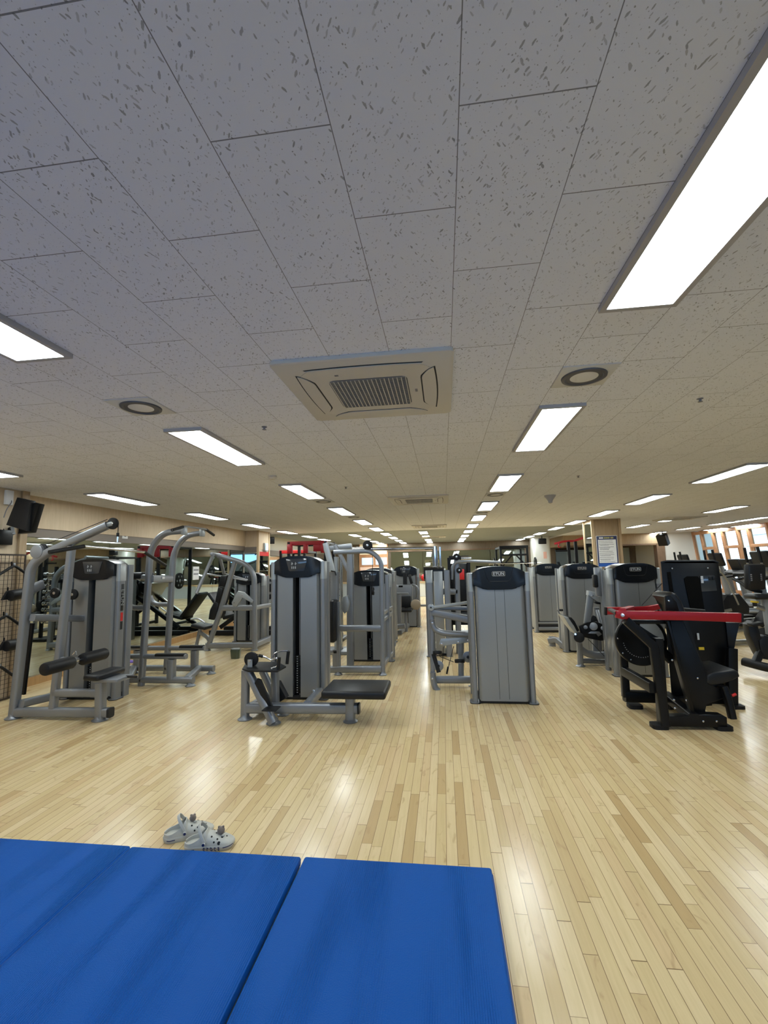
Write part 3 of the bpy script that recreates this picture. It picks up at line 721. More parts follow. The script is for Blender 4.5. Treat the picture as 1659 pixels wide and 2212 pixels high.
# bar runs across the seat (along the room depth) with drooping grips
zb = 1.775; q = [(hx-.05, 3.94, 1.60), (hx-.02, 4.12, 1.765), (hx, 4.43, zb), (hx, 4.95, 1.76), (hx-.03, 5.2, 1.62)]
n1, n2 = AX(106, 1193, hx-.1), AX(182, 1180, hx-.02); f1, f2 = AX(312, 1193, hx+.02), AX(358, 1222, hx)
lb = obj('lat_bar', B().tube([n2, (hx, Y, n2.z*.5+f1.z*.5), f1], .013, .2), 'chrome', t)
obj('bar_grip', B().tube([n1, n2], .019), 'foam', lb); obj('bar_grip', B().tube([f1, f2], .019), 'foam', lb)
obj('upper_tie', B().bar(A(70, 1334, Y), (-4.33, 5.16, .93), .07, .075, .018), 'silver', t)
obj('rear_beam', B().bar(A(46, 1520, Y), (-4.40, 5.12, .09), .07, .08, .018), 'silver', t)
obj('cable_guard', B().bar(A(69, 1346, 4.75), A(50, 1500, 4.75), .05, .03, .004, (0, 1, 0)), 'black', t)
obj('rear_pulley_arm', B().bar(A(92, 1262, 4.75), A(66, 1274, 4.6), .05, .10, .015), 'silver', t)
disc(t, 'pulley', A(119, 1281, 5.0), .062, .03, 'rubber'); disc(t, 'pulley', A(158, 1284, 5.0), .062, .03, 'rubber')
obj('cable', B().tube([A(84, 1302, 4.8), A(118, 1272, 5.0)], .004, n=8), 'rubber', t)
T = TT(-4.21, 5.1); tower(t, T, .69, .26, 1.645, 'console', 12)
b = B(); b.box(-3.8655, -3.864, 5.14, 5.19, 1.375, 1.40); obj('number_label', b, 'white', t)
bs = obj('side_badge', B().box(-3.8655, -3.863, 5.135, 5.185, 1.02, 1.34, .001), 'blackgrey', t)
text('lettering', "E'FUN", .075, 'lsilver', bs, face_mtx((-3.862, 5.16, 1.18), (0, 0, -1), (0, 1, 0)), .0008)
obj('warning_label', B().box(-3.8655, -3.863, 5.14, 5.18, .90, 1.0), 'redplastic', t); obj('info_label', B().box(-3.8655, -3.863, 5.14, 5.18, .80, .895), 'blackgrey', t)

# ---- chin up tower
t = thing('chin_up_tower', 'silver chin-up and dip tower with two tall hooked posts', 'gym machine', (-3.8, 6.1, 0))
Y1, Y2 = 5.75, 6.42
obj('tall_post', B().path([A(305, 1482, Y1), A(325, 1186, Y1), A(352, 1150, Y1), A(398, 1147, Y1)], .08, .08, .03, .22), 'silver', t)
obj('tall_post', B().path([A(359, 1456, Y2), A(375, 1192, Y2), A(399, 1157, Y2), A(437, 1151, Y2)], .08, .08, .03, .22), 'silver', t)
pa, pb = A(398, 1147, Y1), A(437, 1151, Y2)
for p in (pa, pb): obj('end_bracket', B().obox(p, (1, 0, 0), (0, 1, 0), (0, 0, 1), .05, .09, .11, .01), 'lsilver', t)
g0, g1, g2, g3 = A(372, 1145, Y1-.3), A(399, 1137, Y1-.02), A(444, 1143, Y2+.02), A(462, 1156, Y2+.3)
cb = obj('chin_bar', B().tube([g0, g1, g2, g3], .014, .03), 'silver', t)
obj('bar_grip', B().tube([g0, g0.lerp(g1, .85)], .020), 'foam', cb); obj('bar_grip', B().tube([g2.lerp(g3, .1), g3], .020), 'foam', cb)
obj('cross_member', B().bar(A(326, 1251, Y1), A(371, 1251, Y2), .07, .10, .02), 'silver', t)
obj('number_label', B().obox(A(350, 1248, 6.03), (.3, 1, 0), (1, -.3, 0), (0, 0, 1), .04, .06, .035, .002), 'white', t)
obj('back_support_arm', B().path([A(325, 1246, Y1), A(298, 1247, Y1)], .07, .07, .02), 'silver', t)
obj('back_pad', B().obox(A(296, 1244, Y1+.1), (1, 0, 0), (0, 1, 0), (0, 0, 1), .34, .28, .10, .03, 3), 'vinyl', t)
for Yk, P in ((Y1, [(312, 1313), (288, 1313), (276, 1306), (275, 1290)]), (Y2, [(366, 1306), (340, 1306), (328, 1300), (324, 1288)])):
    obj('dip_arm', B().path([A(x, y, Yk) for x, y in P], .06, .07, .025, .06), 'silver', t)
for Yk, x0, x1, yy in ((Y1, 268, 403, 1418), (Y2, 276, 443, 1400)):
    bm_ = obj('step_tube', B().bar(A(x0, yy, Yk), A(x1, yy, Yk), .075, .065, .025), 'silver', t)
    xa = 338 if Yk == Y1 else 390
    obj('step_grip', B().bar(A(xa, yy-3, Yk), A(x1-3, yy-3, Yk), .08, .045, .02), 'rubber', bm_)
    if Yk == Y2: obj('step_grip', B().bar(A(278, yy-2, Yk), A(322, yy-2, Yk), .08, .045, .02), 'rubber', bm_)
for x, y0, Yk in ((371, 1424, Y1), (421, 1405, Y2), (298, 1405, Y2)):
    p = A(x, y0, Yk); obj('short_leg', B().bar(p, (p.x, Yk, .09), .10, .09, .02, (1, 0, 0)), 'silver', t)
r0, r1 = A(262, 1476, Y1), A(418, 1477, Y1); r2, r3 = A(283, 1453, Y2), A(462, 1456, Y2)
obj('base_rail', B().bar((r0.x, Y1, .075), (r1.x, Y1, .075), .08, .08, .025), 'silver', t)
obj('base_rail', B().bar((r2.x, Y2, .075), (r3.x, Y2, .075), .08, .08, .025), 'silver', t)
obj('base_cross', B().bar((r1.x-.1, Y1, .08), (r3.x-.22, Y2, .08), .08, .08, .02), 'silver', t)
obj('base_cross', B().bar((r0.x+.1, Y1, .08), (r2.x+.05, Y2, .08), .08, .08, .02), 'silver', t)
feet(t, [(r1.x-.04, Y1, 0), (r0.x+.05, Y1, 0), (r3.x-.04, Y2, 0), (r2.x+.05, Y2, 0)], .05)

# ---- shoulder press behind
t = thing('shoulder_press_machine', 'silver shoulder press machine with black backrest behind the chin-up tower', 'gym machine', (-4.0, 8.7, 0))
Y = 8.2
obj('front_upright', B().path([A(448, 1402, Y), A(478, 1315, Y), A(508, 1213, Y)], .09, .08, .025, .05), 'silver', t)
obj('rear_frame', B().path([A(471, 1200, Y), A(530, 1217, Y), A(549, 1240, Y), A(550, 1404, Y)], .09, .09, .03, .25), 'silver', t)
obj('base_beam', B().bar(A(446, 1395, Y), A(551, 1393, Y), .09, .10, .02), 'silver', t)
obj('middle_beam', B().bar(A(476, 1313, Y), A(547, 1313, Y), .09, .10, .02), 'silver', t)
a0 = A(457, 1197, Y-.1)
obj('press_arm', B().path([A(424, 1282, Y-.4), A(461, 1198, Y-.1)], .055, .055, .02), 'silver', t)
obj('press_arm', B().path([A(484, 1240, Y+.5), A(474, 1199, Y+.3)], .055, .055, .02), 'silver', t)
obj('pivot_tube', B().cyl(A(457, 1197, Y-.15), A(476, 1200, Y+.35), .035, 16, .008), 'silver', t)
obj('hand_lever', B().path([A(446, 1240, Y-.1), A(470, 1243, Y), A(533, 1254, Y+.2)], .03, .03, .012), 'steel', t)
obj('hand_lever', B().path([A(488, 1240, Y+.2), A(535, 1253, Y+.3)], .03, .03, .012), 'steel', t)
obj('link_plate', B().prism([A(513, 1277, Y-.06), A(526, 1279, Y-.06), A(547, 1297, Y-.06), A(544, 1303, Y-.06), A(523, 1290, Y-.06), A(511, 1311, Y-.06), A(502, 1309, Y-.06), A(500, 1302, Y-.06)], (0, .05, 0), .006), 'lsilver', t)
bolts(t, [A(506, 1302, Y-.065), A(523, 1286, Y-.065)])
for k, (pts) in enumerate([[(449, 1338), (452, 1318), (462, 1298), (472, 1302), (468, 1330), (460, 1340)], [(463, 1300), (470, 1268), (482, 1270), (473, 1305)], [(471, 1266), (476, 1243), (490, 1243), (485, 1269)]]):
    obj('backrest_pad', B().prism([A(x, y, Y+.0) for x, y in pts], (0, .38, 0), .03, 3), 'vinyl', t)
obj('seat_pad', B().obox(A(438, 1352, Y+.1), (1, 0, -.18), (0, 1, 0), (.18, 0, 1), .30, .36, .07, .025, 3), 'vinyl', t)
obj('seat_handle', B().tube([A(412, 1338, Y), A(428, 1335, Y), A(442, 1345, Y)], .014, .1), 'steel', t)
obj('seat_strut', B().path([A(432, 1360, Y+.1), A(424, 1396, Y+.1)], .06, .05, .012), 'silver', t)
obj('seat_strut', B().path([A(432, 1366, Y+.1), A(450, 1378, Y+.1), A(456, 1392, Y+.1)], .06, .06, .012), 'silver', t)
obj('base_beam', B().bar((-3.5, 8.2, .09), (-3.5, 9.3, .09), .09, .10, .02), 'silver', t); obj('side_beam', B().bar(A(549, 1313, Y), (-3.52, 9.3, .74), .09, .08, .02), 'silver', t)
feet(t, [(A(448, 1404, Y).x, Y, 0), (A(550, 1404, Y).x, Y, 0), (-3.5, 9.25, 0)], .05)
T = TT(-4.02, 9.15); tower(t, T, .64, .34, 1.40, 'console', 10)

# ---- seated row
t = thing('seated_row_machine', 'silver seated row machine with long black bench seat, centre left', 'gym machine', (-1.5, 4.8, 0))
Y = 4.55
obj('main_beam', B().bar(A(535, 1529, Y), A(775, 1530, Y), .085, .095, .02), 'silver', t)
obj('beam_end', B().bar(A(773, 1530, Y), A(777, 1530, Y), .088, .098, .02), 'blackgrey', t)
obj('front_leg', B().path([A(529, 1552, Y), A(531, 1447, Y)], .075, .075, .02, .02, (0, 1, 0)), 'silver', t)
obj('slanted_leg', B().bar(A(536, 1450, Y-.06), Z(591, 1562, .02), .075, .075, .02, (0, 1, 0)), 'silver', t)
obj('slanted_leg', B().bar(A(567, 1450, Y+.30), Z(600, 1518, .1), .07, .07, .02, (0, 1, 0)), 'silver', t)
obj('inner_post', B().bar(A(595, 1524, Y+.12), A(594, 1450, Y+.12), .075, .075, .02, (0, 1, 0)), 'silver', t)
p = Z(591, 1563, 0); feet(t, [(A(529, 1553, Y).x, Y, 0), p, (A(757, 1555, Y).x, Y, 0)], .055)
f2_ = Z(612, 1544, 0); feet(t, [f2_], .05)
obj('seat_post', B().bar(A(757, 1552, Y), A(757, 1500, Y), .10, .09, .02, (1, 0, 0)), 'silver', t)
zs = .335; c1 = A(695, 1500, 4.30); zt = c1.z; xa, xb = c1.x, A(800, 1500, 4.30).x
obj('bench_seat', B().box(-1.185, -.575, 4.33, 4.80, zt-.055, zt+.02, .024, 3), 'vinyl', t)
obj('seat_plate', B().box(-1.10, -.66, 4.42, 4.70, zt-.075, zt-.05, .004), 'blackgrey', t)
top = [A(523, 1443, Y-.10), A(536, 1451, Y-.18), A(600, 1450, Y-.18), A(618, 1437, Y+.02), A(600, 1434, Y+.22), A(532, 1435, Y+.22)]
zt2 = A(530, 1443, Y).z
obj('top_tray', B().prism([(v.x, v.y, zt2) for v in top], (0, 0, .018), .006), 'rubber', t)
pc = A(543, 1424, Y); disc(t, 'pulley', pc, .072, .035, 'rubber', hub=False)
obj('pulley_bracket', B().path([A(540, 1441, Y-.04), A(540, 1425, Y-.04)], .05, .012, .004, .01, (0, 1, 0)), 'lsilver', t)
bolts(t, [A(540, 1427, Y-.05)], r=.012)
cc = obj('cable', B().tube([pc+Vector((0, 0, .072)), A(566, 1418, Y), A(585, 1424, Y)], .004, .02, 8), 'rubber', t)
obj('stopper', B().cyl(A(559, 1416, Y), A(568, 1418, Y), .016, 12, .004), 'rubber', cc)
ch = obj('carabiner', B().tube([A(568, 1418, Y), A(576, 1421, Y), A(585, 1425, Y)], .008, .01, 8), 'chrome', t)
# double D row handle
for k, (Yh, P, G) in enumerate([(Y-.12, [(586, 1426), (600, 1420), (600, 1440), (586, 1444), (588, 1447), (601, 1449)], [(603, 1420), (601, 1448)]), (Y+.12, [(590, 1421), (592, 1412), (606, 1406), (622, 1406)], [(623, 1407), (620, 1434)])]):
    h_ = obj('row_handle', B().tube([A(x, y, Yh) for x, y in P], .009, .03, 10), 'chrome', t)
    obj('hand_grip', B().tube([A(x, y, Yh) for x, y in G], .017), 'foam', h_)
for P, Yk in (([(549, 1476), (555, 1466), (563, 1469), (588, 1527), (582, 1533), (575, 1528)], Y-.14), ([(594, 1474), (600, 1474), (618, 1508), (604, 1517), (595, 1516)], Y+.20)):
    obj('foot_plate', B().prism([A(x, y, Yk) for x, y in P], (0, .035, 0) if Yk < Y else (0, .10, 0), .008), 'rubber', t)
obj('foot_plate_toe', B().obox(A(586, 1531, Y-.2), (1, 0, 0), (0, 1, 0), (0, 0, 1), .14, .14, .012, .005), 'rubber', t)
obj('linking_beam', B().bar(A(664, 1524, Y), A(690, 1494, 5.2), .08, .085, .02), 'silver', t)
obj('frame_tie', B().bar((-2.0, 4.6, .09), (-1.95, 5.3, .09), .07, .08, .02), 'silver', t)
bolts(t, [A(677, 1494, 5.0)], r=.02)
T = TT(-1.705, 5.24); tower(t, T, .655, .25, 1.625, 'console', 16)

# ---- machine behind it: standing frame, chest press with pad and pulley
t = thing('cable_chest_machine', 'silver machine with arched frame and black weight tower cap, right of the row tower', 'gym machine', (-1.2, 6.8, 0))
Y = 6.43
obj('arched_frame', B().path([A(721, 1193, Y), A(802, 1190, Y), A(824, 1212, Y), A(827, 1460, Y)], .055, .065, .02, .25), 'silver', t)
obj('base_beam', B().bar(A(690, 1446, Y), A(824, 1445, Y), .07, .09, .02), 'silver', t)
obj('middle_beam', B().bar(A(733, 1357, Y), A(823, 1357, Y), .07, .085, .02), 'silver', t)
obj('pad_post', B().bar(A(732, 1458, Y), A(730, 1300, Y), .055, .05, .012, (0, 1, 0)), 'silver', t)
obj('chest_pad', B().obox(A(722, 1340, Y), (1, 0, 0), (0, 1, 0), (0.02, 0, 1), .085, .26, .58, .03, 3), 'vinyl', t)
obj('upper_post', B().bar(A(723, 1297, Y+.1), A(723, 1236, Y+.1), .12, .12, .02, (0, 1, 0)), 'silver', t)
obj('tall_column', B().bar(A(757, 1446, Y+.45), A(757, 1197, Y+.45), .10, .10, .02, (0, 1, 0)), 'silver', t)
obj('press_lever', B().bar(A(703, 1173, Y), A(718, 1234, Y), .08, .06, .012, (0, 1, 0)), 'lsilver', t)
obj('lever_clip', B().tube([A(715, 1233, Y-.05), A(724, 1235, Y-.05), A(726, 1243, Y-.05)], .009, .01, 8), 'black', t)
obj('rear_lever', B().bar(A(724, 1177, Y+.6), A(752, 1232, Y+.6), .06, .06, .012, (0, 1, 0)), 'silver', t)
obj('top_beam', B().bar(A(700, 1186, Y+.9), A(760, 1180, Y+.9), .07, .09, .02), 'silver', t)
disc(t, 'pulley', A(794, 1178, Y), .068, .05, 'rubber'); disc(t, 'pulley', A(806, 1277, Y+.5), .06, .03, 'rubber', (1, 0, 0))
obj('cable', B().tube([A(804, 1180, Y), A(805, 1275, Y+.3)], .004, n=8), 'rubber', t)
obj('lower_handle', B().bar(A(699, 1377, Y), A(712, 1374, Y), .05, .06, .02), 'foam', t)
obj('seat_beam', B().bar(A(700, 1408, Y), A(728, 1408, Y), .06, .06, .015), 'silver', t); obj('seat_stem', B().bar(A(725, 1404, Y), A(725, 1440, Y), .08, .06, .015, (0, 1, 0)), 'silver', t)
feet(t, [(A(731, 1460, Y).x, Y, 0), (A(827, 1460, Y).x, Y, 0)], .045)
for zc in (.12, .73, .82): obj('side_beam', B().bar((A(826, 1440, Y).x, Y, zc), (-.86, 7.4, zc), .05, .06, .015), 'silver', t)
obj('side_upright', B().bar((-.86, 6.95, .1), (-.86, 6.95, 1.35), .06, .05, .012, (0, 1, 0)), 'silver', t)
obj('cable_cover', B().prism([A(739, 1290, Y+.2), A(750, 1286, Y+.2), A(754, 1300, Y+.2), A(752, 1318, Y+.2), A(744, 1326, Y+.2), A(736, 1316, Y+.2)], (0, .1, 0), .01), 'lsilver', t)
T = TT(-1.19, 7.3); tower(t, T, .69, .42, 1.42, 'console', 11)

# ---- front machine on the right of the aisle, back of the tower with the maker's badge
t = thing('leg_press_station', 'silver machine with back of its tower to camera, right of centre aisle', 'gym machine', (.4, 5.5, 0))
T = TT(.59, 5.2); tower(t, T, .665, .46, 1.455, 'logo')
Y = 5.75
obj('guard_tube', B().path([A(933, 1338, Y), A(934, 1350, Y), A(941, 1361, Y), A(955, 1367, Y), A(975, 1369, Y), A(1022, 1371, Y)], .07, .085, .03, .05), 'silver', t)
obj('guard_tube', B().path([A(935, 1452, Y), A(936, 1472, Y), A(941, 1488, Y), A(952, 1498, Y), A(970, 1502, Y), A(1022, 1503, Y)], .07, .095, .03, .06), 'silver', t)
obj('upright', B().bar(A(935, 1470, Y+.02), A(932, 1316, Y+.02), .055, .05, .015, (0, 1, 0)), 'silver', t)
obj('lower_beam', B().bar(A(940, 1468, Y+.1), A(1022, 1468, Y+.1), .07, .085, .02), 'silver', t)
obj('upper_beam', B().bar(A(935, 1322, Y), A(1022, 1340, Y-.1), .08, .09, .02), 'silver', t)
obj('swing_arm', B().bar(A(932, 1313, Y-.03), A(1022, 1300, Y-.03), .04, .04, .015), 'lsilver', t)
obj('swing_arm', B().bar(A(932, 1313, Y+.05), A(1022, 1315, Y+.05), .05, .05, .015), 'silver', t)
disc(t, 'pivot', A(931, 1312, Y-.05), .04, .04, 'lsilver')
obj('inner_post', B().bar(A(996, 1462, Y+.15), A(996, 1388, Y+.15), .07, .06, .015, (0, 1, 0)), 'silver', t)
obj('crank_plate', B().prism([A(948, 1392, Y), A(952, 1380, Y), A(1010, 1376, Y), A(1014, 1388, Y), A(975, 1392, Y), A(960, 1396, Y)], (0, .03, 0), .006), 'lsilver', t)
disc(t, 'pulley', A(945, 1410, Y-.06), .055, .04, 'rubber', (0, .3, 1)); disc(t, 'pulley', A(993, 1428, Y-.06), .06, .04, 'rubber', (0, .3, 1))
disc(t, 'pulley', A(947, 1438, Y), .062, .025, 'silver'); disc(t, 'pulley', A(1011, 1419, Y), .065, .025, 'silver')
obj('bracket', B().bar(A(936, 1412, Y), A(948, 1452, Y), .05, .03, .008, (0, 1, 0)), 'blackgrey', t)
obj('cable', B().tube([A(950, 1418, Y-.06), A(980, 1430, Y-.06)], .004, n=8), 'rubber', t)
obj('cable', B().tube([A(980, 1396, Y), A(969, 1440, Y), A(965, 1456, Y)], .004, .02, 8), 'rubber', t)
obj('cable_end', B().cyl(A(968, 1440, Y), A(965, 1456, Y), .011, 10, .003), 'rubber', t)
obj('cable', B().tube([A(958, 1397, Y), A(956, 1430, Y), A(951, 1440, Y)], .004, .02, 8), 'rubber', t)
bolts(t, [A(934, 1346, Y-.05), A(934, 1466, Y-.05), A(1014, 1482, Y-.05), A(1011, 1383, Y-.06), A(990, 1387, Y-.04), A(954, 1391, Y-.04)], r=.012)

# ---- row of towers on the right
t = thing('strength_machine', 'silver machine tower behind the red lever machine, badge facing the camera', 'gym machine', (2.5, 6.6, 0), 'badge fronted machine towers on the right')
T = TT(2.485, 6.45); tower(t, T, .64, .44, 1.45, 'logo', logo='single')
t1 = t
obj('side_panel_bracket', B().box(2.10, 2.18, 6.80, 6.88, 1.0, 1.40, .01), 'silver', t)
obj('rear_pad', B().box(2.07, 2.13, 6.78, 6.88, 1.12, 1.30, .02), 'foam', t)
t = thing('strength_machine', 'silver machine tower behind the prone leg curl, badge facing the camera', 'gym machine', (2.3, 8.3, 0), 'badge fronted machine towers on the right')
T = TT(2.285, 8.1); tower(t, T, .67, .44, 1.45, 'logo', logo='single')
obj('bench_beam', B().path([A(1186, 1384, 8.7), A(1203, 1382, 8.6), A(1224, 1400, 8.3)], .08, .10, .02, .05), 'silver', t)
obj('bench_foot', B().bar((A(1193, 1390, 8.7).x, 8.7, .0), (A(1193, 1390, 8.7).x, 8.7, .16), .11, .10, .02, (1, 0, 0)), 'silver', t)
t = thing('strength_machine', 'silver machine tower farthest in the right row, below the white column', 'gym machine', (2.2, 10.5, 0), 'badge fronted machine towers on the right')
T = TT(2.22, 10.3); tower(t, T, .64, .62, 1.45, 'logo', zb=.24, logo='single')
obj('lower_crossbar', B().bar((1.95, 10.32, .2), (2.5, 10.32, .2), .05, .05, .01), 'silver', t); obj('lower_crossbar', B().bar((1.95, 10.32, .08), (2.5, 10.32, .08), .06, .07, .01), 'silver', t)

# ---- prone leg curl between them
t = thing('leg_curl_machine', 'silver leg curl machine with black cam body and tilted post', 'gym machine', (2.1, 7.0, 0))
Y = 7.05
obj('tilted_post', B().bar(A(1268, 1348, Y), A(1276, 1284, Y), .09, .07, .015, (0, 1, 0)), 'silver', t)
obj('head_shroud', B().prism([A(1272, 1276, Y-.06), A(1298, 1282, Y-.06), A(1299, 1289, Y-.06), A(1309, 1302, Y-.06), A(1302, 1303, Y-.06), A(1290, 1300, Y-.06), A(1279, 1290, Y-.06), A(1271, 1286, Y-.06)], (0, .12, 0), .008), 'lsilver', t)
obj('lower_shroud', B().prism([A(1284, 1300, Y-.05), A(1300, 1302, Y-.05), A(1297, 1306, Y-.05), A(1289, 1305, Y-.05)], (0, .1, 0), .004), 'black', t)
bolts(t, [A(1280, 1287, Y-.065)], r=.016); obj('shroud_mark', B().box(A(1291, 1285, Y-.07).x, A(1297, 1285, Y-.07).x, Y-.072, Y-.06, A(1291, 1289, Y-.07).z, A(1291, 1284, Y-.07).z), 'white', t)
cam_ = obj('cam_body', B().prism([A(x, y, Y-.08) for x, y in [(1250, 1353), (1268, 1345), (1290, 1343), (1305, 1350), (1312, 1358), (1312, 1368), (1304, 1378), (1305, 1384), (1298, 1384), (1284, 1382), (1272, 1378), (1262, 1377), (1254, 1366)]], (0, .06, 0), .008), 'black', t)
for x, y, r_ in ((1282, 1353, .055), (1265, 1355, .028), (1302, 1357, .028)): obj('cam_disc', B().cyl(A(x, y, Y-.095), A(x, y, Y-.07), r_, 24, .004), 'silver', cam_)
obj('cam_window', B().prism([A(x, y, Y-.084) for x, y in [(1270, 1368), (1276, 1364), (1294, 1364), (1300, 1370), (1292, 1375), (1288, 1369), (1278, 1369)]], (0, -.006, 0), .001), 'steel', cam_)
obj('range_plate', B().prism([A(x, y, Y-.03) for x, y in [(1272, 1346), (1281, 1329), (1288, 1332), (1294, 1346)]], (0, .02, 0), .004), 'blackgrey', t)
obj('bench_pad', B().prism([A(x, y, Y-.25) for x, y in [(1228, 1334), (1235, 1334), (1242, 1342), (1252, 1362), (1247, 1366), (1238, 1352), (1230, 1340)]], (0, .30, 0), .012), 'vinyl', t)
obj('bench_shell', B().prism([A(x, y, Y-.26) for x, y in [(1216, 1330), (1228, 1334), (1240, 1352), (1250, 1370), (1244, 1370), (1230, 1352)]], (0, .32, 0), .01), 'lsilver', t)
obj('ankle_roller', B().cyl(A(1251, 1377, Y-.30), A(1251, 1377, Y), .070, 24, .015), 'rubber', t)
obj('roller_axle', B().cyl(A(1243, 1370, Y-.32), A(1243, 1370, Y-.05), .012), 'chrome', t)
obj('handle', B().tube([A(1204, 1317, Y), A(1210, 1328, Y), A(1218, 1330, Y)], .010, .02), 'silver', t); obj('hand_grip', B().cyl(A(1208, 1318, Y), A(1216, 1318, Y), .016, 12, .003), 'foam', t)
obj('front_post', B().bar(A(1254, 1438, Y), A(1252, 1388, Y), .075, .075, .02, (0, 1, 0)), 'silver', t)
obj('curved_beam', B().path([A(1251, 1400, Y), A(1268, 1412, Y), A(1290, 1416, Y), A(1322, 1415, Y)], .07, .10, .02, .15), 'silver', t)
obj('lower_beam', B().bar(A(1256, 1427, Y+.1), A(1322, 1429, Y+.1), .07, .07, .02), 'silver', t)
obj('inner_post', B().bar(A(1286, 1412, Y+.15), A(1286, 1380, Y+.15), .08, .07, .015, (0, 1, 0)), 'silver', t)
disc(t, 'pulley', A(1320, 1420, Y-.1), .08, .03, 'silver')
obj('cable', B().tube([A(1270, 1380, Y-.1), A(1312, 1424, Y-.12)], .004, n=8), 'rubber', t)
obj('adjuster', B().cyl(A(1311, 1355, Y-.05), A(1318, 1361, Y-.05), .012, 12, .003), 'chrome', t)
obj('rear_post', B().bar((2.24, 7.32, 0), (2.24, 7.32, .8), .08, .08, .02, (0, 1, 0)), 'silver', t); obj('rear_beam', B().bar(A(1300, 1362, Y+.12), (2.24, 7.32, .74), .06, .12, .02), 'silver', t)
feet(t, [(A(1254, 1438, Y).x, Y, 0), (2.24, 7.32, 0)], .05)
obj('rear_link', B().bar((2.24, 7.32, .12), A(1300, 1427, Y+.1), .06, .06, .015), 'silver', t)

# ---- black plate machine with the red lever
t = thing('lever_press_machine', 'black machine with long red lever arms, backrest and cam wheel', 'gym machine', (2.1, 4.9, 0))
Y, Y2 = 4.52, 5.12
rl = obj('lever_arm', B().prism([A(1332, 1320, Y), A(1430, 1321, Y), A(1604, 1325, Y), A(1604, 1345, Y), A(1480, 1340, Y), A(1345, 1338, Y), A(1332, 1335, Y)], (0, .05, 0), .006), 'red', t, 'long red lever arm')
obj('arm_end_cap', B().prism([A(1602, 1324, Y-.003), A(1607, 1326, Y-.003), A(1607, 1344, Y-.003), A(1602, 1346, Y-.003)], (0, .055, 0), .004), 'rubber', rl)
obj('arm_bolt', B().cyl(A(1345, 1329, Y-.012), A(1345, 1329, Y), .017, 20, .003), 'bolt', rl)
rl2 = obj('lever_arm', B().prism([A(1311, 1312, Y2), A(1396, 1312, Y2), A(1437, 1303, Y2), A(1437, 1313, Y2), A(1398, 1324, Y2), A(1311, 1328, Y2)], (0, .05, 0), .006), 'red', t, 'red lever arm on the far side')
obj('arm_end_cap', B().prism([A(1308, 1312, Y2-.003), A(1312, 1312, Y2-.003), A(1312, 1329, Y2-.003), A(1308, 1329, Y2-.003)], (0, .055, 0), .004), 'rubber', rl2)
obj('lever_crossbar', B().bar(A(1345, 1322, Y+.03), A(1364, 1316, Y2+.03), .06, .07, .008), 'red', t)
obj('lever_grip', B().bar(A(1318, 1317, Y+.35), A(1334, 1325, Y+.02), .045, .03, .01), 'foam', t)
obj('front_leg', B().path([A(1437, 1568, Y), A(1412, 1396, Y), A(1352, 1340, Y)], .075, .055, .008, .02, (0, 1, 0)), 'black', t)
obj('inner_leg', B().bar(A(1432, 1566, Y+.04), A(1420, 1378, Y+.04), .07, .09, .008, (0, 1, 0)), 'black', t)
obj('brace_plate', B().prism([A(x, y, Y+.08) for x, y in [(1352, 1340), (1376, 1347), (1412, 1373), (1424, 1376), (1424, 1390), (1404, 1392)]], (0, .06, 0), .006), 'black', t)
obj('top_rail', B().prism([A(x, y, Y+.08) for x, y in [(1345, 1339), (1446, 1340), (1446, 1348), (1370, 1348)]], (0, .08, 0), .006), 'black', t)
obj('base_beam', B().prism([A(x, y, Y) for x, y in [(1432, 1548), (1500, 1546), (1521, 1543), (1562, 1545), (1571, 1550), (1572, 1572), (1432, 1570)]], (0, .09, 0), .008), 'black', t)
obj('frame_plate', B().prism([A(x, y, Y+.06) for x, y in [(1446, 1340), (1476, 1340), (1534, 1480), (1560, 1490), (1568, 1508), (1524, 1520), (1524, 1545), (1498, 1547), (1468, 1440)]], (0, .09, 0), .008), 'black', t)
obj('back_upright', B().prism([A(x, y, Y+.03) for x, y in [(1441, 1342), (1447, 1342), (1503, 1546), (1497, 1548)]], (0, .05, 0), .004), 'black', t)
obj('rear_post', B().bar(A(1352, 1505, Y2), A(1343, 1360, Y2), .07, .07, .01, (0, 1, 0)), 'black', t)
obj('rear_base', B().bar(A(1348, 1503, Y2), A(1440, 1506, Y2+.02), .09, .11, .02), 'black', t)
obj('depth_beam', B().bar(A(1347, 1449, Y2), A(1410, 1486, Y), .06, .09, .008), 'black', t)
obj('base_link', B().bar(A(1438, 1502, Y2), A(1500, 1552, Y), .08, .08, .01), 'black', t)
obj('base_link', B().bar(A(1440, 1520, Y2), A(1530, 1512, 5.3), .08, .10, .01), 'black', t)
ds = B().lathe([(.04, -.025), (.235, -.025), (.245, -.015), (.245, .015), (.235, .025), (.04, .025)], A(1384, 1383, 4.95), 48, 'Y'); wh = obj('cam_wheel', ds, 'black', t)
cw_ = A(1384, 1383, 4.92); pts = [cw_+Vector((math.cos(a)*r_, 0, math.sin(a)*r_)) for r_, aa in ((.215, range(0, 92, 8)), (.10, range(90, -2, -10))) for a in [R(q_) for q_ in aa]]
obj('scale_plate', B().prism(pts, (0, -.008, 0), .001), 'lsilver', wh)
for k in range(26):
    a = R(-170+k*7.6); p = cw_+Vector((math.cos(a)*.165, 0, math.sin(a)*.165)); obj('setting_hole', B().cyl(p-Vector((0, .003, 0)), p, .0045, 8), 'greyplastic', wh)
bolts(t, [cw_+Vector((math.cos(a)*.215, -.004, math.sin(a)*.215)) for a in (R(175), R(215), R(-120), R(30))], r=.008)
obj('crank_link', B().bar(A(1424, 1400, 4.85), A(1450, 1426, 4.85), .09, .05, .02, (0, 1, 0)), 'black', t)
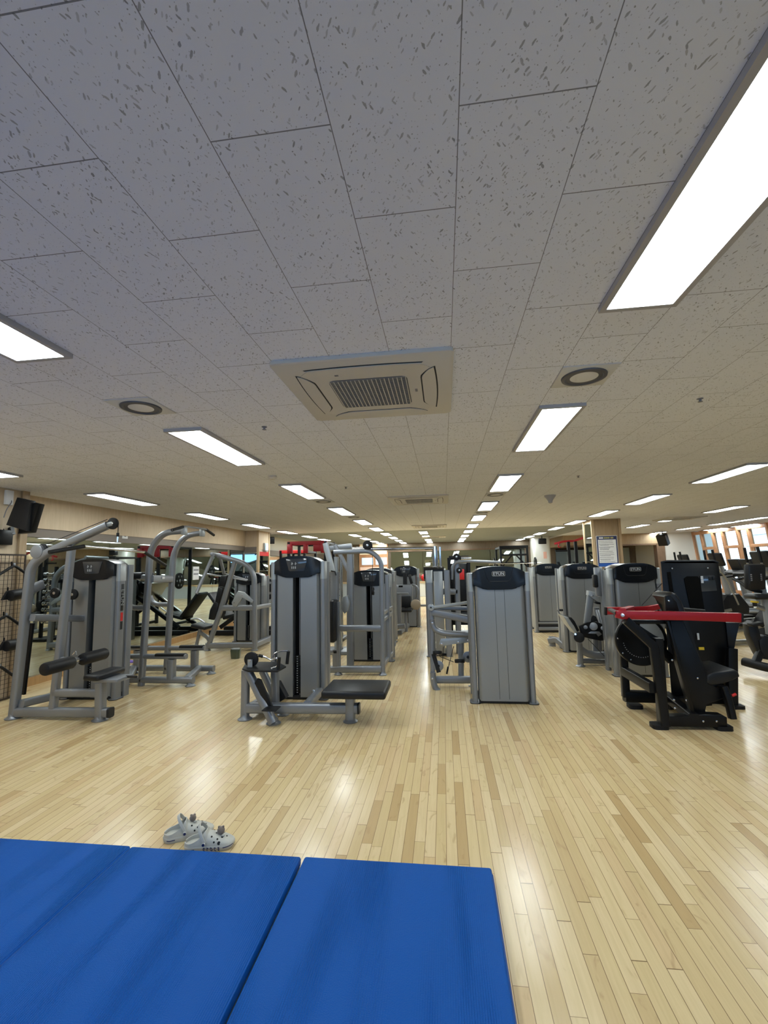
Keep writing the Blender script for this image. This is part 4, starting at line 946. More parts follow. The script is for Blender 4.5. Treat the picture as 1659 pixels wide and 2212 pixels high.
bp = [(1437, 1290), (1441, 1283), (1452, 1279), (1462, 1283), (1474, 1300), (1485, 1335), (1505, 1400), (1520, 1440), (1532, 1470), (1524, 1478), (1515, 1474), (1500, 1430), (1488, 1398), (1470, 1340), (1460, 1312), (1448, 1300)]
obj('backrest_pad', B().prism([A(x, y, Y+.10) for x, y in bp], (0, .30, 0), .02, 3), 'vinyl', t)
obj('headrest_plate', B().prism([A(x, y, Y+.08) for x, y in [(1438, 1288), (1450, 1286), (1462, 1300), (1468, 1320), (1440, 1320)]], (0, .04, 0), .008), 'black', t)
sp = [(1528, 1460), (1540, 1452), (1588, 1447), (1596, 1452), (1599, 1462), (1580, 1470), (1556, 1480), (1535, 1481), (1528, 1476)]
obj('seat_pad', B().prism([A(x, y, Y+.05) for x, y in sp], (0, .42, 0), .016, 3), 'vinyl', t)
obj('seat_support', B().prism([A(x, y, Y+.12) for x, y in [(1520, 1478), (1566, 1480), (1562, 1500), (1520, 1508), (1505, 1500)]], (0, .12, 0), .008), 'black', t)
obj('seat_handle', B().path([A(1562, 1482, Y+.05), A(1574, 1516, Y+.03), A(1582, 1552, Y+.02)], .05, .07, .012, .05, (0, 1, 0)), 'black', t)
obj('release_knob', B().cyl(A(1581, 1503, Y+.02), A(1590, 1499, Y+.02), .012, 12, .003), 'redplastic', t)
obj('roller_pad_arm', B().bar(A(1452, 1316, Y+.25), A(1520, 1322, Y+.35), .05, .05, .015), 'foam', t)
bolts(t, [A(x, y, Y-.004) for x, y in [(1519, 1558), (1548, 1558)]]+[A(x, y, Y+.055) for x, y in [(1507, 1465), (1483, 1513), (1456, 1512), (1458, 1530), (1452, 1426), (1445, 1298)]])
for x, y, Yk in ((1428, 1575, Y+.02), (1563, 1576, Y+.02), (1356, 1517, Y2)):
    p = Z(x, y, 0); obj('foot_cap', B().sweep([(p.x, Yk+.03, 0), (p.x, Yk+.03, .035)], rrect(.13, .13, .03), (0, 1, 0)), 'rubber', t)
# its black weight tower
yb = 5.32
P = lambda x, y: A(x, y, yb)
obj('tower_shell', B().prism([P(1427, 1216), P(1438, 1211), P(1540, 1210), P(1552, 1214), P(1575, 1400), P(1590, 1524), P(1452, 1524), P(1437, 1330)], (.16, .34, 0), .012), 'black', t)
obj('tower_top', B().prism([P(1427, 1213), P(1440, 1210), P(1545, 1210), P(1554, 1214), P(1554, 1217), P(1427, 1217)], (.17, .36, 0), .003), 'blackgrey', t)
yb = 5.31; obj('weight_window', B().prism([P(1478, 1250), P(1484, 1245), P(1507, 1245), P(1512, 1251), P(1524, 1330), P(1495, 1330)], (0, .006, 0), .001), 'void', t)
obj('side_window', B().prism([P(1441, 1236), P(1449, 1235), P(1456, 1284), P(1448, 1284)], (0, .006, 0), .001), 'void', t)
pc_ = obj('instruction_plate', B().prism([P(1512, 1244), P(1543, 1242), P(1549, 1276), P(1516, 1278)], (0, .006, 0), .001), 'placard', t)
for dx, dy in ((0, 0), (1, 8), (18, 1), (26, 1)):
    c_ = A(1516+dx, 1248+dy, 5.305); obj('pictogram', B().box(c_.x-.012, c_.x+.012, 5.300, 5.307, c_.z-.018, c_.z+.018, .002), 'ink' if dx < 5 else 'blackgrey', pc_)
obj('yellow_tag', B().box(A(1510, 1400, 5.3).x, A(1521, 1400, 5.3).x, 5.298, 5.31, A(1510, 1404, 5.3).z, A(1510, 1398, 5.3).z), 'yellow', t)
obj('weight_label', B().box(A(1506, 1370, 5.3).x, A(1510, 1370, 5.3).x, 5.298, 5.31, A(1506, 1382, 5.3).z, A(1506, 1368, 5.3).z), 'ink', t)
bolts(t, [A(1452, 1228, 5.305), A(1529, 1227, 5.305)], r=.008)
obj('side_shelf', B().prism([A(x, y, 5.3) for x, y in [(1568, 1345), (1600, 1345), (1590, 1380), (1584, 1420), (1574, 1400)]], (0, .2, 0), .01), 'black', t)
p = Z(1597, 1533, 0); obj('tower_leg', B().bar((p.x-.02, p.y+.08, .02), A(1580, 1400, 5.25), .09, .07, .01, (0, 1, 0)), 'black', t)
obj('foot_cap', B().sweep([(p.x, p.y+.06, 0), (p.x, p.y+.06, .03)], rrect(.14, .12, .03), (0, 1, 0)), 'rubber', t)
obj('cable', B().tube([A(1386, 1308, 5.2), A(1430, 1260, 5.2)], .004, n=8), 'rubber', t)
# ------------------------------------------------------------------ things at the left edge
def plate(t, c, r, ax=(0, 1, 0), name='weight_plate', T=None, par=None):
    c = Vector(c); ax = Vector(ax).normalized()
    o = obj(name, B().cyl(c-ax*.022, c+ax*.022, r, 28, .008), 'rubber', t, T=T)
    obj('plate_hub', B().cyl(c-ax*.026, c+ax*.026, r*.2, 16, .002), 'steel', o, T=T)
    if r > .15:
        a0 = Vector((1, 0, 0)) if abs(ax.x) < .5 else Vector((0, 1, 0)); b0 = ax.cross(a0)
        for k in range(6):
            a = k*math.pi/3; p = c+a0*math.cos(a)*r*.62+b0*math.sin(a)*r*.62
            obj('grip_hole', B().cyl(p-ax*.0235, p+ax*.0235, r*.13, 12), 'greyplastic', o, T=T)
    return o
gx = -5.22
t = thing('wire_grid_rack', 'wire mesh grid rack leaning on the tan wall, hung with cable handles', 'rack', (gx, 4.5, 0))
b = B()
for k in range(34):
    z = .04+k*.051; b.box(gx-.002, gx+.002, 3.85, 5.16, z-.0018, z+.0018)
for k in range(26):
    y = 3.87+k*.0512; b.box(gx+.001, gx+.005, y-.0018, y+.0018, .02, 1.71)
obj('wire_mesh', b, 'wire', t)
b = B()
for y in (3.85, 4.51, 5.165): b.box(gx-.006, gx+.006, y-.007, y+.007, 0, 1.72)
b.box(gx-.008, gx+.008, 3.85, 5.17, 1.71, 1.73); b.box(gx-.008, gx+.008, 3.85, 5.17, .01, .03); b.box(gx-.004, gx+.008, 3.85, 5.17, 1.615, 1.625)
obj('rim', b, 'wire', t)
def AG(x, y, d=.06): return AX(x, y, gx+d)
for k, (ax_, ay_, w_) in enumerate([(31, 1222, 1), (14, 1330, 1), (0, 1440, 1)]):
    lab = ['black angled bar attachment hung highest on the wire grid rack', 'black angled bar attachment hung at middle height on the wire grid', 'black angled bar attachment hung lowest on the wire grid'][k]
    t = thing('cable_bar', lab, 'cable attachment', AG(ax_, ay_), 'cable bar attachments on the wire grid')
    L_, R_ = (ax_-34, ay_+20), (ax_+28, ay_+19)
    obj('bar', B().tube([AG(*L_), AG(ax_-8, ay_+4), AG(ax_, ay_), AG(ax_+7, ay_+4), AG(*R_)], .016, .03), 'rubber', t)
    obj('swivel', B().cyl(AG(ax_, ay_+2), AG(ax_, ay_-6), .012, 12, .003), 'steel', t)
    obj('hanging_hook', B().tube([AG(ax_-6, ay_+6, .02), AG(ax_-6, ay_-8, .05)], .008, n=8), 'black', t)
for k, (x, y) in enumerate([(26, 1283), (18, 1392)]):
    t = thing('strap_handle', ['thick black cuff handle hung below the highest bar on wire grid', 'thick black cuff handle hung below the middle bar on wire grid'][k], 'cable attachment', AG(x, y))
    obj('cuff', B().cyl(AG(x-6, y+4, .09), AG(x+24, y-1, .09), .065, 20, .02), 'foam', t)
    obj('strap', B().prism([AG(x-26, y+14, .04), AG(x-14, y-6, .04), AG(x-4, y-8, .04), AG(x-2, y+8, .04), AG(x-12, y+12, .04)], (.03, 0, 0), .006), 'rubber', t)
    obj('hanging_hook', B().tube([AG(x-10, y-2, .02), AG(x-9, y-14, .05)], .008, n=8), 'black', t)
# wall monitor
Yk = 4.9
t = thing('wall_monitor', 'black tilted monitor on a bracket near the ceiling, top left', 'monitor', A(48, 1115, Yk))
obj('casing', B().prism([A(x, y, Yk) for x, y in [(36, 1074), (66, 1081), (56, 1147), (12, 1134)]], (.0, .08, 0), .012), 'blackgrey', t)
obj('rear_housing', B().prism([A(x, y, Yk+.05) for x, y in [(64, 1083), (85, 1088), (66, 1150), (36, 1153), (40, 1142)]], (.0, .09, 0), .02), 'black', t)
obj('bracket', B().path([A(28, 1146, Yk+.1), A(14, 1152, Yk+.1), AX(6, 1150, -5.30)], .05, .10, .01, .04), 'black', t)
obj('bracket_plate', B().box(-5.30, -5.24, 4.75, 5.0, 1.84, 2.02, .01), 'black', t)
obj('monitor_cable', B().tube([AX(22, 1077, -5.28), AX(26, 1084, -5.26), AX(14, 1100, -5.24), AX(8, 1118, -5.24)], .005, .05, 8), 'greyprint', t)
p = AX(18, 1075, -5.29); single('wall_socket', B().box(-5.30, -5.265, p.y-.05, p.y+.05, p.z-.09, p.z+.09, .006), 'white', 'white socket box on the tan wall above the monitor', 'socket')
# hung speakers
def hung_speaker(c, w_, h_, d_, tilt, label, rz=0):
    t = thing('hanging_speaker', label, 'speaker', c, 'small black speakers hung from the ceiling')
    T = Matrix.Translation(c) @ Matrix.Rotation(R(rz), 4, 'Z') @ Matrix.Rotation(R(tilt), 4, 'X')
    obj('cabinet', B().box(-w_/2, w_/2, -d_/2, d_/2, -h_/2, h_/2, .012), 'black', t, T=T)
    obj('front_grille', B().box(-w_/2+.02, w_/2-.02, -d_/2-.006, -d_/2+.002, -h_/2+.02, h_/2-.02, .004), 'blackgrey', t, T=T)
    obj('drop_rod', B().tube([(c[0], c[1], c[2]+h_/2-.02), (c[0], c[1], H)], .018), 'black', t)
p = A(583, 1167, 13.6); hung_speaker(p, .27, .20, .2, 12, 'black speaker hung beyond the mirrored left pier', 25)
p = A(1171, 1169, 19.5); hung_speaker(p, .30, .22, .2, 8, 'black speaker hung in front of the white column')
p = A(1432, 1166, 18.6); hung_speaker(p, .34, .42, .22, 25, 'black speaker near the brown timber opening at right', -50)
# papers and small things near the mirror wall
b = B(); q0, q1 = AX(418, 1224, -5.54), AX(430, 1252, -5.54); b.box(-5.552, -5.546, q0.y, q1.y, q1.z, q0.z)
t = thing('paper_notice', 'tall white paper notice stuck on the left wall mirror', 'notice', (-5.55, (q0.y+q1.y)/2, q1.z))
obj('sheet', b, 'white', t)
for k, mm in enumerate(('greyprint', 'greyprint')):
    z = q0.z-.06-.09*k; obj('print_block', B().box(-5.546, -5.5445, q0.y+.02, q1.y-.02, z-.03, z), mm, t)
q0 = AX(270, 1155, XL+.035); t = thing('switch_plate', 'small white switch plate on the taupe band above the left mirror', 'switch', (XL+.035, q0.y, q0.z-.05))
obj('plate', B().box(XL+.033, XL+.04, q0.y-.07, q0.y+.07, q0.z-.07, q0.z+.07, .003), 'white', t)
b = B().lathe([(.028, .041), (.038, .041), (.038, .044), (.028, .044)], (XL, q0.y, q0.z), 20, 'X'); obj('dial_ring', b, 'greyprint', t)
p = Z(509, 1422, 0)
t = thing('smoky_jug', 'smoky green plastic tub on the floor behind the seated row pulley', 'tub', p)
gm = mat('smoky_green_plastic', (.06, .075, .045), .12, coat=.5); b = B().sweep([(p.x, p.y, .0), (p.x, p.y, .13), (p.x, p.y, .15)], rrect(.16, .13, .035), (0, 1, 0), scale=[.86, 1, .92]); obj('body', b, gm, t)
obj('lid', B().sweep([(p.x, p.y, .15), (p.x, p.y, .162)], rrect(.13, .10, .03), (0, 1, 0)), 'greyplastic', t)
p = Z(278, 1430, 0); b = B(); b.sweep([(p.x-.25, p.y, .008), (p.x-.08, p.y+.02, .014), (p.x+.10, p.y-.02, .008), (p.x+.22, p.y+.03, .012)], rrect(.14, .014, .005)); single('towel', b, mat('purple_towel', (.16, .10, .42), .8), 'thin purple towel lying on the floor under the chin-up tower', 'towel')

# ------------------------------------------------------------------ machines further back
# black plate loaded leg press
t = thing('leg_press_machine', 'black plate loaded leg press behind the shoulder press machine', 'gym machine', (-4.2, 10.7, 0))
T = Matrix.Translation((-4.3, 10.35, 0))
for y in (-.35, .35):
    obj('floor_rail', B().bar((-1.0, y, .06), (1.05, y, .06), .09, .11, .012), 'black', t, T=T)
    obj('sloping_rail', B().bar((-.75, y, .18), (.85, y, 1.25), .07, .09, .01), 'black', t, T=T)
    obj('upright', B().bar((.85, y, .05), (.85, y, 1.28), .07, .08, .01, (0, 1, 0)), 'black', t, T=T)
    obj('guide_rod', B().tube([(-.45, y*.7, .48), (.8, y*.7, 1.32)], .018), 'chrome', t, T=T)
obj('carriage', B().obox((.32, 0, 1.02), (.83, 0, .56), (0, 1, 0), (-.56, 0, .83), .12, .8, .5, .02), 'black', t, T=T)
obj('footplate', B().obox((.12, 0, .95), (.83, 0, .56), (0, 1, 0), (-.56, 0, .83), .03, .7, .6, .01), 'steel', t, T=T)
for y in (-.52, -.46, .46, .52): plate(t, (.42, y, 1.05), .21, T=T)
obj('plate_peg', B().cyl((.42, -.62, 1.05), (.42, .62, 1.05), .025), 'chrome', t, T=T)
for y in (-.42, .42): plate(t, (.86, y, .62), .21, T=T)
obj('seat_pad', B().obox((-.55, 0, .42), (1, 0, .25), (0, 1, 0), (-.25, 0, 1), .45, .5, .08, .03), 'vinyl', t, T=T)
obj('backrest_pad', B().obox((-.92, 0, .66), (-.6, 0, .8), (0, 1, 0), (.8, 0, .6), .7, .5, .08, .03), 'vinyl', t, T=T)
obj('cross_beam', B().bar((.85, -.4, 1.2), (.85, .4, 1.2), .07, .08, .01), 'black', t, T=T)
# rack with the red header
def rack(label, x0, x1, y0, y1, h, hm, pm, cat='gym rack', brace=True, name='power_rack', bar=1.35):
    t = thing(name, label, cat, ((x0+x1)/2, (y0+y1)/2, 0))
    for x in (x0, x1):
        for y in (y0, y1): obj('upright', B().bar((x, y, 0), (x, y, h), .075, .075, .008, (0, 1, 0)), pm, t)
        obj('side_beam', B().bar((x, y0, h-.05), (x, y1, h-.05), .06, .07, .006), pm, t)
        obj('side_beam', B().bar((x, y0, .06), (x, y1, .06), .06, .07, .006), pm, t)
    obj('header', B().bar((x0-.04, y0, h-.04), (x1+.04, y0, h-.04), .07, .10, .006), hm, t)
    obj('rear_header', B().bar((x0, y1, h-.05), (x1, y1, h-.05), .06, .07, .006), pm, t)
    if brace:
        obj('shelf_beam', B().bar((x0, y0, h-.32), (x1, y0, h-.32), .06, .07, .006), pm, t); obj('shelf_beam', B().bar((x0, y0, h-.62), (x1, y0, h-.62), .06, .06, .006), pm, t)
        for s in (0, 1):
            xa, xb = (x0, (x0+x1)/2-.08) if s == 0 else (x1, (x0+x1)/2+.08); obj('diagonal_brace', B().bar((xa, y0+.02, h-.78), (xb, y0+.02, h-.34), .04, .05, .006), pm, t)
    if bar:
        c = obj('barbell', B().tube([(x0-.45, y0-.08, bar), (x1+.45, y0-.08, bar)], .014), 'chrome', t)
        for x in (x0-.25, x1+.25): plate(c, (x, y0-.08, bar), .21, (1, 0, 0))
    return t
t = rack('power rack with wide red header behind the seated row tower', -3.95, -2.98, 11.45, 12.3, 2.14, 'red', 'black', brace=False, bar=1.2)
for x, w_ in ((-3.92, .14), (-3.5, .12), (-3.02, .16)): obj('header_gusset', B().box(x-w_/2, x+w_/2, 11.40, 11.47, 1.84, 2.08, .01), 'red', t)
obj('red_panel', B().box(-3.3, -2.98, 11.42, 11.44, 1.88, 2.08, .01), 'red', t)
rack('dark narrow rack beside the left pier with red lettering strip', -4.95, -4.2, 13.6, 14.8, 2.0, 'redplastic', 'black', bar=1.4)
rack('black power rack with diagonal braces left of the white column', 2.05, 2.98, 17.0, 18.4, 2.08, 'black', 'black', bar=1.45)
t = thing('cable_tower', 'tall black machine with red top arms right of the white column', 'gym machine', (4.2, 16.0, 0))
for x in (4.15, 4.38): obj('upright', B().bar((x, 16, 0), (x, 16, 2.14), .09, .12, .01, (0, 1, 0)), 'black', t)
obj('top_arm', B().path([(3.70, 16, 2.08), (4.0, 16, 2.15), (4.35, 16, 2.16), (4.62, 15.7, 2.26), (4.8, 15.7, 2.16)], .05, .07, .01, .05), 'red', t)
obj('red_hook', B().tube([(3.85, 15.95, 2.10), (3.80, 15.95, 1.98), (3.88, 15.95, 1.95)], .022, .05), 'red', t); obj('side_arm', B().bar((3.72, 16, 1.84), (4.1, 16, 1.84), .06, .06, .01), 'black', t)
obj('base', B().box(3.9, 4.6, 15.7, 16.5, 0, .08, .01), 'black', t)
# vertical plate rack behind the row tower's right edge
t = thing('dumbbell_rack', 'tall dark rack of small chrome dumbbells behind the seated row tower', 'dumbbell rack', (-2.15, 9.4, 0))
for x in (-2.42, -2.12): obj('rack_post', B().bar((x, 9.4, 0), (x, 9.4, 1.62), .05, .08, .01, (0, 1, 0)), 'black', t)
obj('rack_base', B().box(-2.5, -2.04, 9.1, 9.7, 0, .06, .01), 'black', t)
for k in range(9):
    z = .42+k*.13; obj('cradle', B().box(-2.42, -2.12, 9.36, 9.44, z-.055, z-.04), 'black', t)
for k in range(9):
    z = .42+k*.13
    d = thing('dumbbell', '%s chrome dumbbell from the bottom of the tall dark rack' % ORD[k], 'dumbbell', (-2.27, 9.4, z-.04), 'chrome dumbbells on the tall rack')
    obj('handle', B().cyl((-2.27, 9.3, z), (-2.27, 9.5, z), .013), 'chrome', d)
    for y in (9.29, 9.51): obj('head', B().cyl((-2.27, y-.04, z), (-2.27, y+.04, z), .04, 16, .006), 'chrome', d)
# crossover
t = thing('cable_crossover', 'silver cable crossover with high chrome bridge bar between two towers', 'gym machine', (-1.1, 8.0, 0))
pL, pR = A(702, 1187, 8), A(944, 1184, 8)
obj('bridge_bar', B().tube([(pL.x, 8, pL.z), (pR.x, 8, pR.z)], .032), 'chrome', t)
for x0, x1 in ((721, 731), (733, 739)):
    a = A((x0+x1)/2, 1200, 8); obj('left_post', B().bar((a.x, 8, 0), (a.x, 8, 1.66), .07 if x0 == 721 else .03, .10, .015, (0, 1, 0)), 'lsilver', t)
a = A(735, 1200, 8); obj('guide_rod', B().tube([(a.x+.03, 7.95, .1), (a.x+.03, 7.95, 1.6)], .012), 'chrome', t); obj('base_plate', B().box(a.x-.3, a.x+.2, 7.8, 8.3, 0, .06, .01), 'silver', t)
a = A(939, 1184, 8); obj('right_post', B().tube([(a.x, 8, 1.4), (a.x, 8, pR.z+.03)], .045), 'chrome', t); obj('right_post', B().tube([(a.x+.09, 8, 1.4), (a.x+.09, 8, pR.z+.02)], .02), 'chrome', t)
T = Matrix.Translation((-.31, 8.0, 0)) @ Matrix.Rotation(R(-90), 4, 'Z'); tower(t, T, .62, .40, 1.46, 'logo')
obj('mid_beam', B().bar(A(948, 1278, 8), A(988, 1278, 8), .08, .10, .02), 'silver', t)
obj('outer_post', B().bar(A(992, 1420, 8), A(986, 1208, 8), .09, .08, .02, (0, 1, 0)), 'silver', t)
obj('curved_arm', B().path([A(976, 1252, 7.9), A(977, 1225, 7.9), A(984, 1214, 7.9), A(1010, 1212, 7.9), A(1082, 1215, 7.9)], .05, .05, .022, .10), 'silver', t)
disc(t, 'pulley', A(986, 1203, 7.95), .06, .04, 'rubber'); disc(t, 'pulley', A(992, 1232, 7.95), .05, .04, 'rubber')
obj('handle_bar', B().bar(A(996, 1206, 8), A(1018, 1205, 8), .05, .05, .02), 'chrome', t)
# dark machine with red badge behind it
t = thing('black_weight_machine', 'black weight stack machine with small red badge right of the aisle', 'gym machine', (.55, 10.2, 0))
p0, p1 = A(970, 1218, 10), A(1012, 1218, 10)
for x in (p0.x, p1.x): obj('post', B().bar((x, 10, 0), (x, 10, 1.62), .07, .1, .01, (0, 1, 0)), 'black', t)
obj('housing', B().box(p0.x, p1.x, 10.02, 10.3, .2, 1.5, .02), 'black', t); obj('top_beam', B().bar((p0.x, 10, 1.62), (p1.x, 10, 1.62), .08, .08, .01), 'black', t)
q = A(996, 1242, 9.98); obj('red_badge', B().box(q.x-.07, q.x+.07, 9.97, 10.02, q.z-.10, q.z+.12, .008), 'redplastic', t)
obj('seat_pad', B().box(p0.x-.1, p1.x-.05, 9.5, 9.95, .42, .5, .03), 'vinyl', t); obj('seat_stem', B().box(p0.x+.08, p0.x+.18, 9.6, 9.8, 0, .43, .01), 'silver', t); obj('base', B().box(p0.x-.05, p1.x+.05, 9.5, 10.3, 0, .06, .01), 'silver', t)
q = A(958, 1250, 10); t2 = thing('warning_placard', 'white hanging warning placard beside the crossover tower', 'sign', (q.x, 9.6, q.z-.14)); obj('sheet', B().box(q.x-.04, q.x+.05, 9.6, 9.606, q.z-.14, q.z+.22), 'white', t2)
# towers behind the chest machine and the far chest fly
t = thing('strength_machine', 'silver machine directly behind the arched frame machine', 'gym machine', (-1.2, 9.2, 0))
xr = A(851, 1225, 9.1).x; tower(t, TT(xr-.33, 9.1), .66, .42, 1.44, 'console', 0)
obj('curved_handle', B().path([A(838, 1290, 8.9), A(846, 1296, 8.9), A(851, 1310, 8.9), A(848, 1335, 8.9), A(843, 1350, 8.9), A(843, 1380, 8.9)], .05, .05, .02, .12), 'silver', t)
obj('front_foot', B().bar(A(833, 1390, 8.7), A(855, 1392, 8.7), .10, .10, .02), 'silver', t); p = A(838, 1385, 8.7); obj('stem', B().bar((p.x, 8.7, .05), (p.x, 9.1, .45), .08, .08, .02), 'silver', t)
t = thing('chest_fly_machine', 'far silver chest fly machine with round amber pad beside the aisle', 'gym machine', (-.9, 11.0, 0))
xl, xr = A(847, 1225, 11.2).x, A(904, 1225, 11.2).x; tower(t, TT((xl+xr)/2, 11.2), xr-xl, .4, 1.46, 'console', 0)
Yp = 10.7
obj('front_shroud', B().prism([A(x, y, Yp) for x, y in [(842, 1264), (888, 1263), (891, 1268), (891, 1296), (884, 1300), (846, 1300), (842, 1294)]], (0, .18, 0), .02), 'silver', t)
obj('shroud_window', B().box(A(861, 1266, Yp).x, A(870, 1266, Yp).x, Yp-.01, Yp+.01, A(861, 1268.5, Yp).z, A(861, 1265, Yp).z, .004), 'void', t)
obj('neck', B().bar(A(875, 1264, Yp+.2), A(875, 1238, Yp+.2), .09, .09, .02, (0, 1, 0)), 'blackgrey', t)
obj('head_pad', B().obox(A(887, 1251, Yp), (1, 0, .25), (0, 1, 0), (-.25, 0, 1), .07, .08, .22, .02), 'vinyl', t)
obj('swing_arm', B().path([A(890, 1262, Yp), A(900, 1266, Yp), A(905, 1276, Yp), A(903, 1288, Yp), A(899, 1302, Yp)], .04, .05, .02, .1), 'silver', t)
dk = B().lathe([(.02, -.03), (.10, -.03), (.115, -.02), (.115, .02), (.10, .03), (.02, .03)], A(898, 1306, Yp-.1), 28, 'Y'); obj('round_pad', dk, mat('amber_plastic', (.34, .27, .19), .3), t, 'amber translucent round pad')
obj('side_arm', B().bar(A(908, 1308, Yp), A(926, 1308, Yp), .05, .05, .02), 'silver', t)
obj('front_pedestal', B().bar(A(861, 1345, Yp-.6), A(861, 1284, Yp-.6), .12, .08, .02, (0, 1, 0)), 'silver', t); obj('pedestal_top', B().bar(A(853, 1282, Yp-.6), A(882, 1282, Yp-.6), .10, .03, .01), 'silver', t)
obj('pedestal_foot', B().bar(A(852, 1355, 10.0), A(875, 1352, 10.0), .14, .10, .02), 'silver', t); obj('seat_pad', B().obox(A(876, 1318, Yp-.2), (1, 0, 0), (0, 1, 0), (0, 0, 1), .32, .36, .07, .03), 'vinyl', t); obj('back_pad', B().obox(A(876, 1300, Yp-.02), (1, 0, 0), (0, 1, 0), (0, 0, 1), .26, .08, .26, .02), 'vinyl', t)
obj('seat_stem', B().bar((A(876, 1318, Yp-.2).x, Yp-.2, 0), (A(876, 1318, Yp-.2).x, Yp-.2, .5), .08, .08, .02, (0, 1, 0)), 'silver', t); obj('base_beam', B().bar((A(876, 1318, Yp-.2).x-.1, 10, .05), (-.9, 11.3, .05), .1, .08, .02), 'silver', t)
for k, (px, mm, r_) in enumerate(((897, 'redplastic', .24), (917, 'redplastic', .17), (932, 'blackgrey', .13))):
    p = A(px, 1262, 21.7); single('exercise_ball', B().sph((p.x, 21.95, .70+r_), r_, n=20), mm, ['large red exercise ball on the far wall shelf', 'smaller red ball beside the large one on far shelf', 'dark ball at the right end of the far shelf'][k], 'ball')
panel_box('trim_30', -1.4, 1.2, 21.6, 22.3, .62, .70, 'trim')
panel_box('trim_31', -1.35, 1.15, 21.65, 22.3, 0, .62, 'wallw')

# ------------------------------------------------------------------ cardio machines on the right (built facing +x)
def O(name, b, m, t, label=None): return obj(name, b, m, t, label, off=Vector((0, 0, 0)))
def treadmill(label, x, y, rz=0):
    t = thing('treadmill', label, 'treadmill', (x, y, 0), 'treadmills along the sloping windows'); t.rotation_euler = (0, 0, R(rz))
    O('deck', B().box(-1.05, .75, -.40, .40, .06, .20, .03), 'blackgrey', t)
    for x0, y0 in ((-.95, -.35), (-.95, .35), (.65, -.35), (.65, .35)): O('foot', B().cyl((x0, y0, 0), (x0, y0, .075), .035, 16, .004), 'rubber', t)
    O('running_belt', B().box(-1.0, .45, -.26, .26, .195, .212, .006), 'belt', t)
    for s in (-1, 1):
        O('side_rail', B().box(-1.04, .5, s*.34-.06, s*.34+.06, .19, .235, .02), 'greyplastic', t)
        O('upright', B().path([(.62, s*.38, .1), (.48, s*.38, 1.02)], .13, .05, .015, .05, (0, 1, 0)), 'greyplastic', t)
        O('handrail', B().path([(.50, s*.37, 1.0), (.05, s*.37, .94)], .06, .055, .022), 'rubber', t)
    O('motor_cover', B().prism([(.42, -.40, .12), (.84, -.40, .12), (.86, -.40, .30), (.62, -.40, .36), (.42, -.40, .24)], (0, .80, 0), .03), 'greyplastic', t)
    O('console_base', B().obox((.42, 0, 1.06), (1, 0, .35), (0, 1, 0), (-.35, 0, 1), .26, .80, .09, .03), 'blackgrey', t)
    c = O('console', B().obox((.50, 0, 1.26), (.35, 0, -1), (0, 1, 0), (1, 0, .35), .40, .50, .07, .025), 'blackgrey', t)
    O('screen', B().obox((.462, 0, 1.28), (.35, 0, -1), (0, 1, 0), (1, 0, .35), .26, .38, .008, .003), 'screen', c)
    return t
def elliptical(label, x, y, rz=0):
    t = thing('elliptical_trainer', label, 'elliptical trainer', (x, y, 0), 'elliptical trainers behind the black tower'); t.rotation_euler = (0, 0, R(rz))
    O('floor_beam', B().bar((-1.0, 0, .05), (.85, 0, .05), .10, .07, .02), 'steel', t)
    for x0 in (-.95, .8): O('stabiliser', B().bar((x0, -.33, .05), (x0, .33, .05), .11, .09, .03), 'rubber', t)
    O('drive_housing', B().prism([(.05, -.12, .08), (.75, -.12, .08), (.80, -.12, .45), (.60, -.12, .72), (.30, -.12, .70), (.05, -.12, .40)], (0, .24, 0), .04), 'blackgrey', t)
    O('mast', B().path([(.45, 0, .6), (.30, 0, 1.35)], .09, .08, .02, .05, (0, 1, 0)), 'greyplastic', t)
    O('console', B().obox((.24, 0, 1.46), (.3, 0, -1), (0, 1, 0), (1, 0, .3), .30, .36, .07, .03), 'blackgrey', t)
    O('screen', B().obox((.203, 0, 1.48), (.3, 0, -1), (0, 1, 0), (1, 0, .3), .16, .22, .008, .003), 'screen', t)
    O('fixed_handlebar', B().tube([(.05, -.22, 1.12), (.28, -.22, 1.14), (.30, .22, 1.14), (.05, .22, 1.12)], .018, .06), 'rubber', t)
    for s in (-1, 1):
        dx = .12*s
        h_ = O('moving_handle', B().tube([(.40, s*.27, .50), (.32+dx, s*.27, 1.05), (.10+dx, s*.27, 1.32), (.06+dx, s*.26, 1.66)], .017, .12), 'steel', t)
        O('handle_grip', B().tube([(.095+dx, s*.27, 1.40), (.06+dx, s*.26, 1.67)], .024), 'foam', h_)
        O('pedal_arm', B().bar((.36+dx, s*.25, .40), (-.62, s*.18, .30+.05*s), .045, .06, .01), 'steel', t)
        O('pedal', B().box(-.42+dx, -.04+dx, s*.18-.085, s*.18+.085, .39+.04*s, .44+.04*s, .02), 'rubber', t)
    return t
for k, (px, x) in enumerate([(1548, 8.9), (1588, 8.6), (1614, 8.3), (1645, 7.7)]):
    d = ray(px, 1205); y = d.y/d.x*x; treadmill(['farthest treadmill by the windows, leftmost console', 'second treadmill from the left by the windows', 'third treadmill from the left by the windows', 'nearest treadmill at the right edge by the windows'][k], x-.5, y)
treadmill('treadmill standing beyond the oak notice column', 5.3, 14.6, 100)
elliptical('elliptical trainer nearest the black tower, left of the bike', 5.35, 8.9, 12)
elliptical('middle elliptical trainer behind the black tower', 5.7, 10.9, 12)
elliptical('farthest elliptical trainer behind the black tower', 6.0, 12.9, 12)
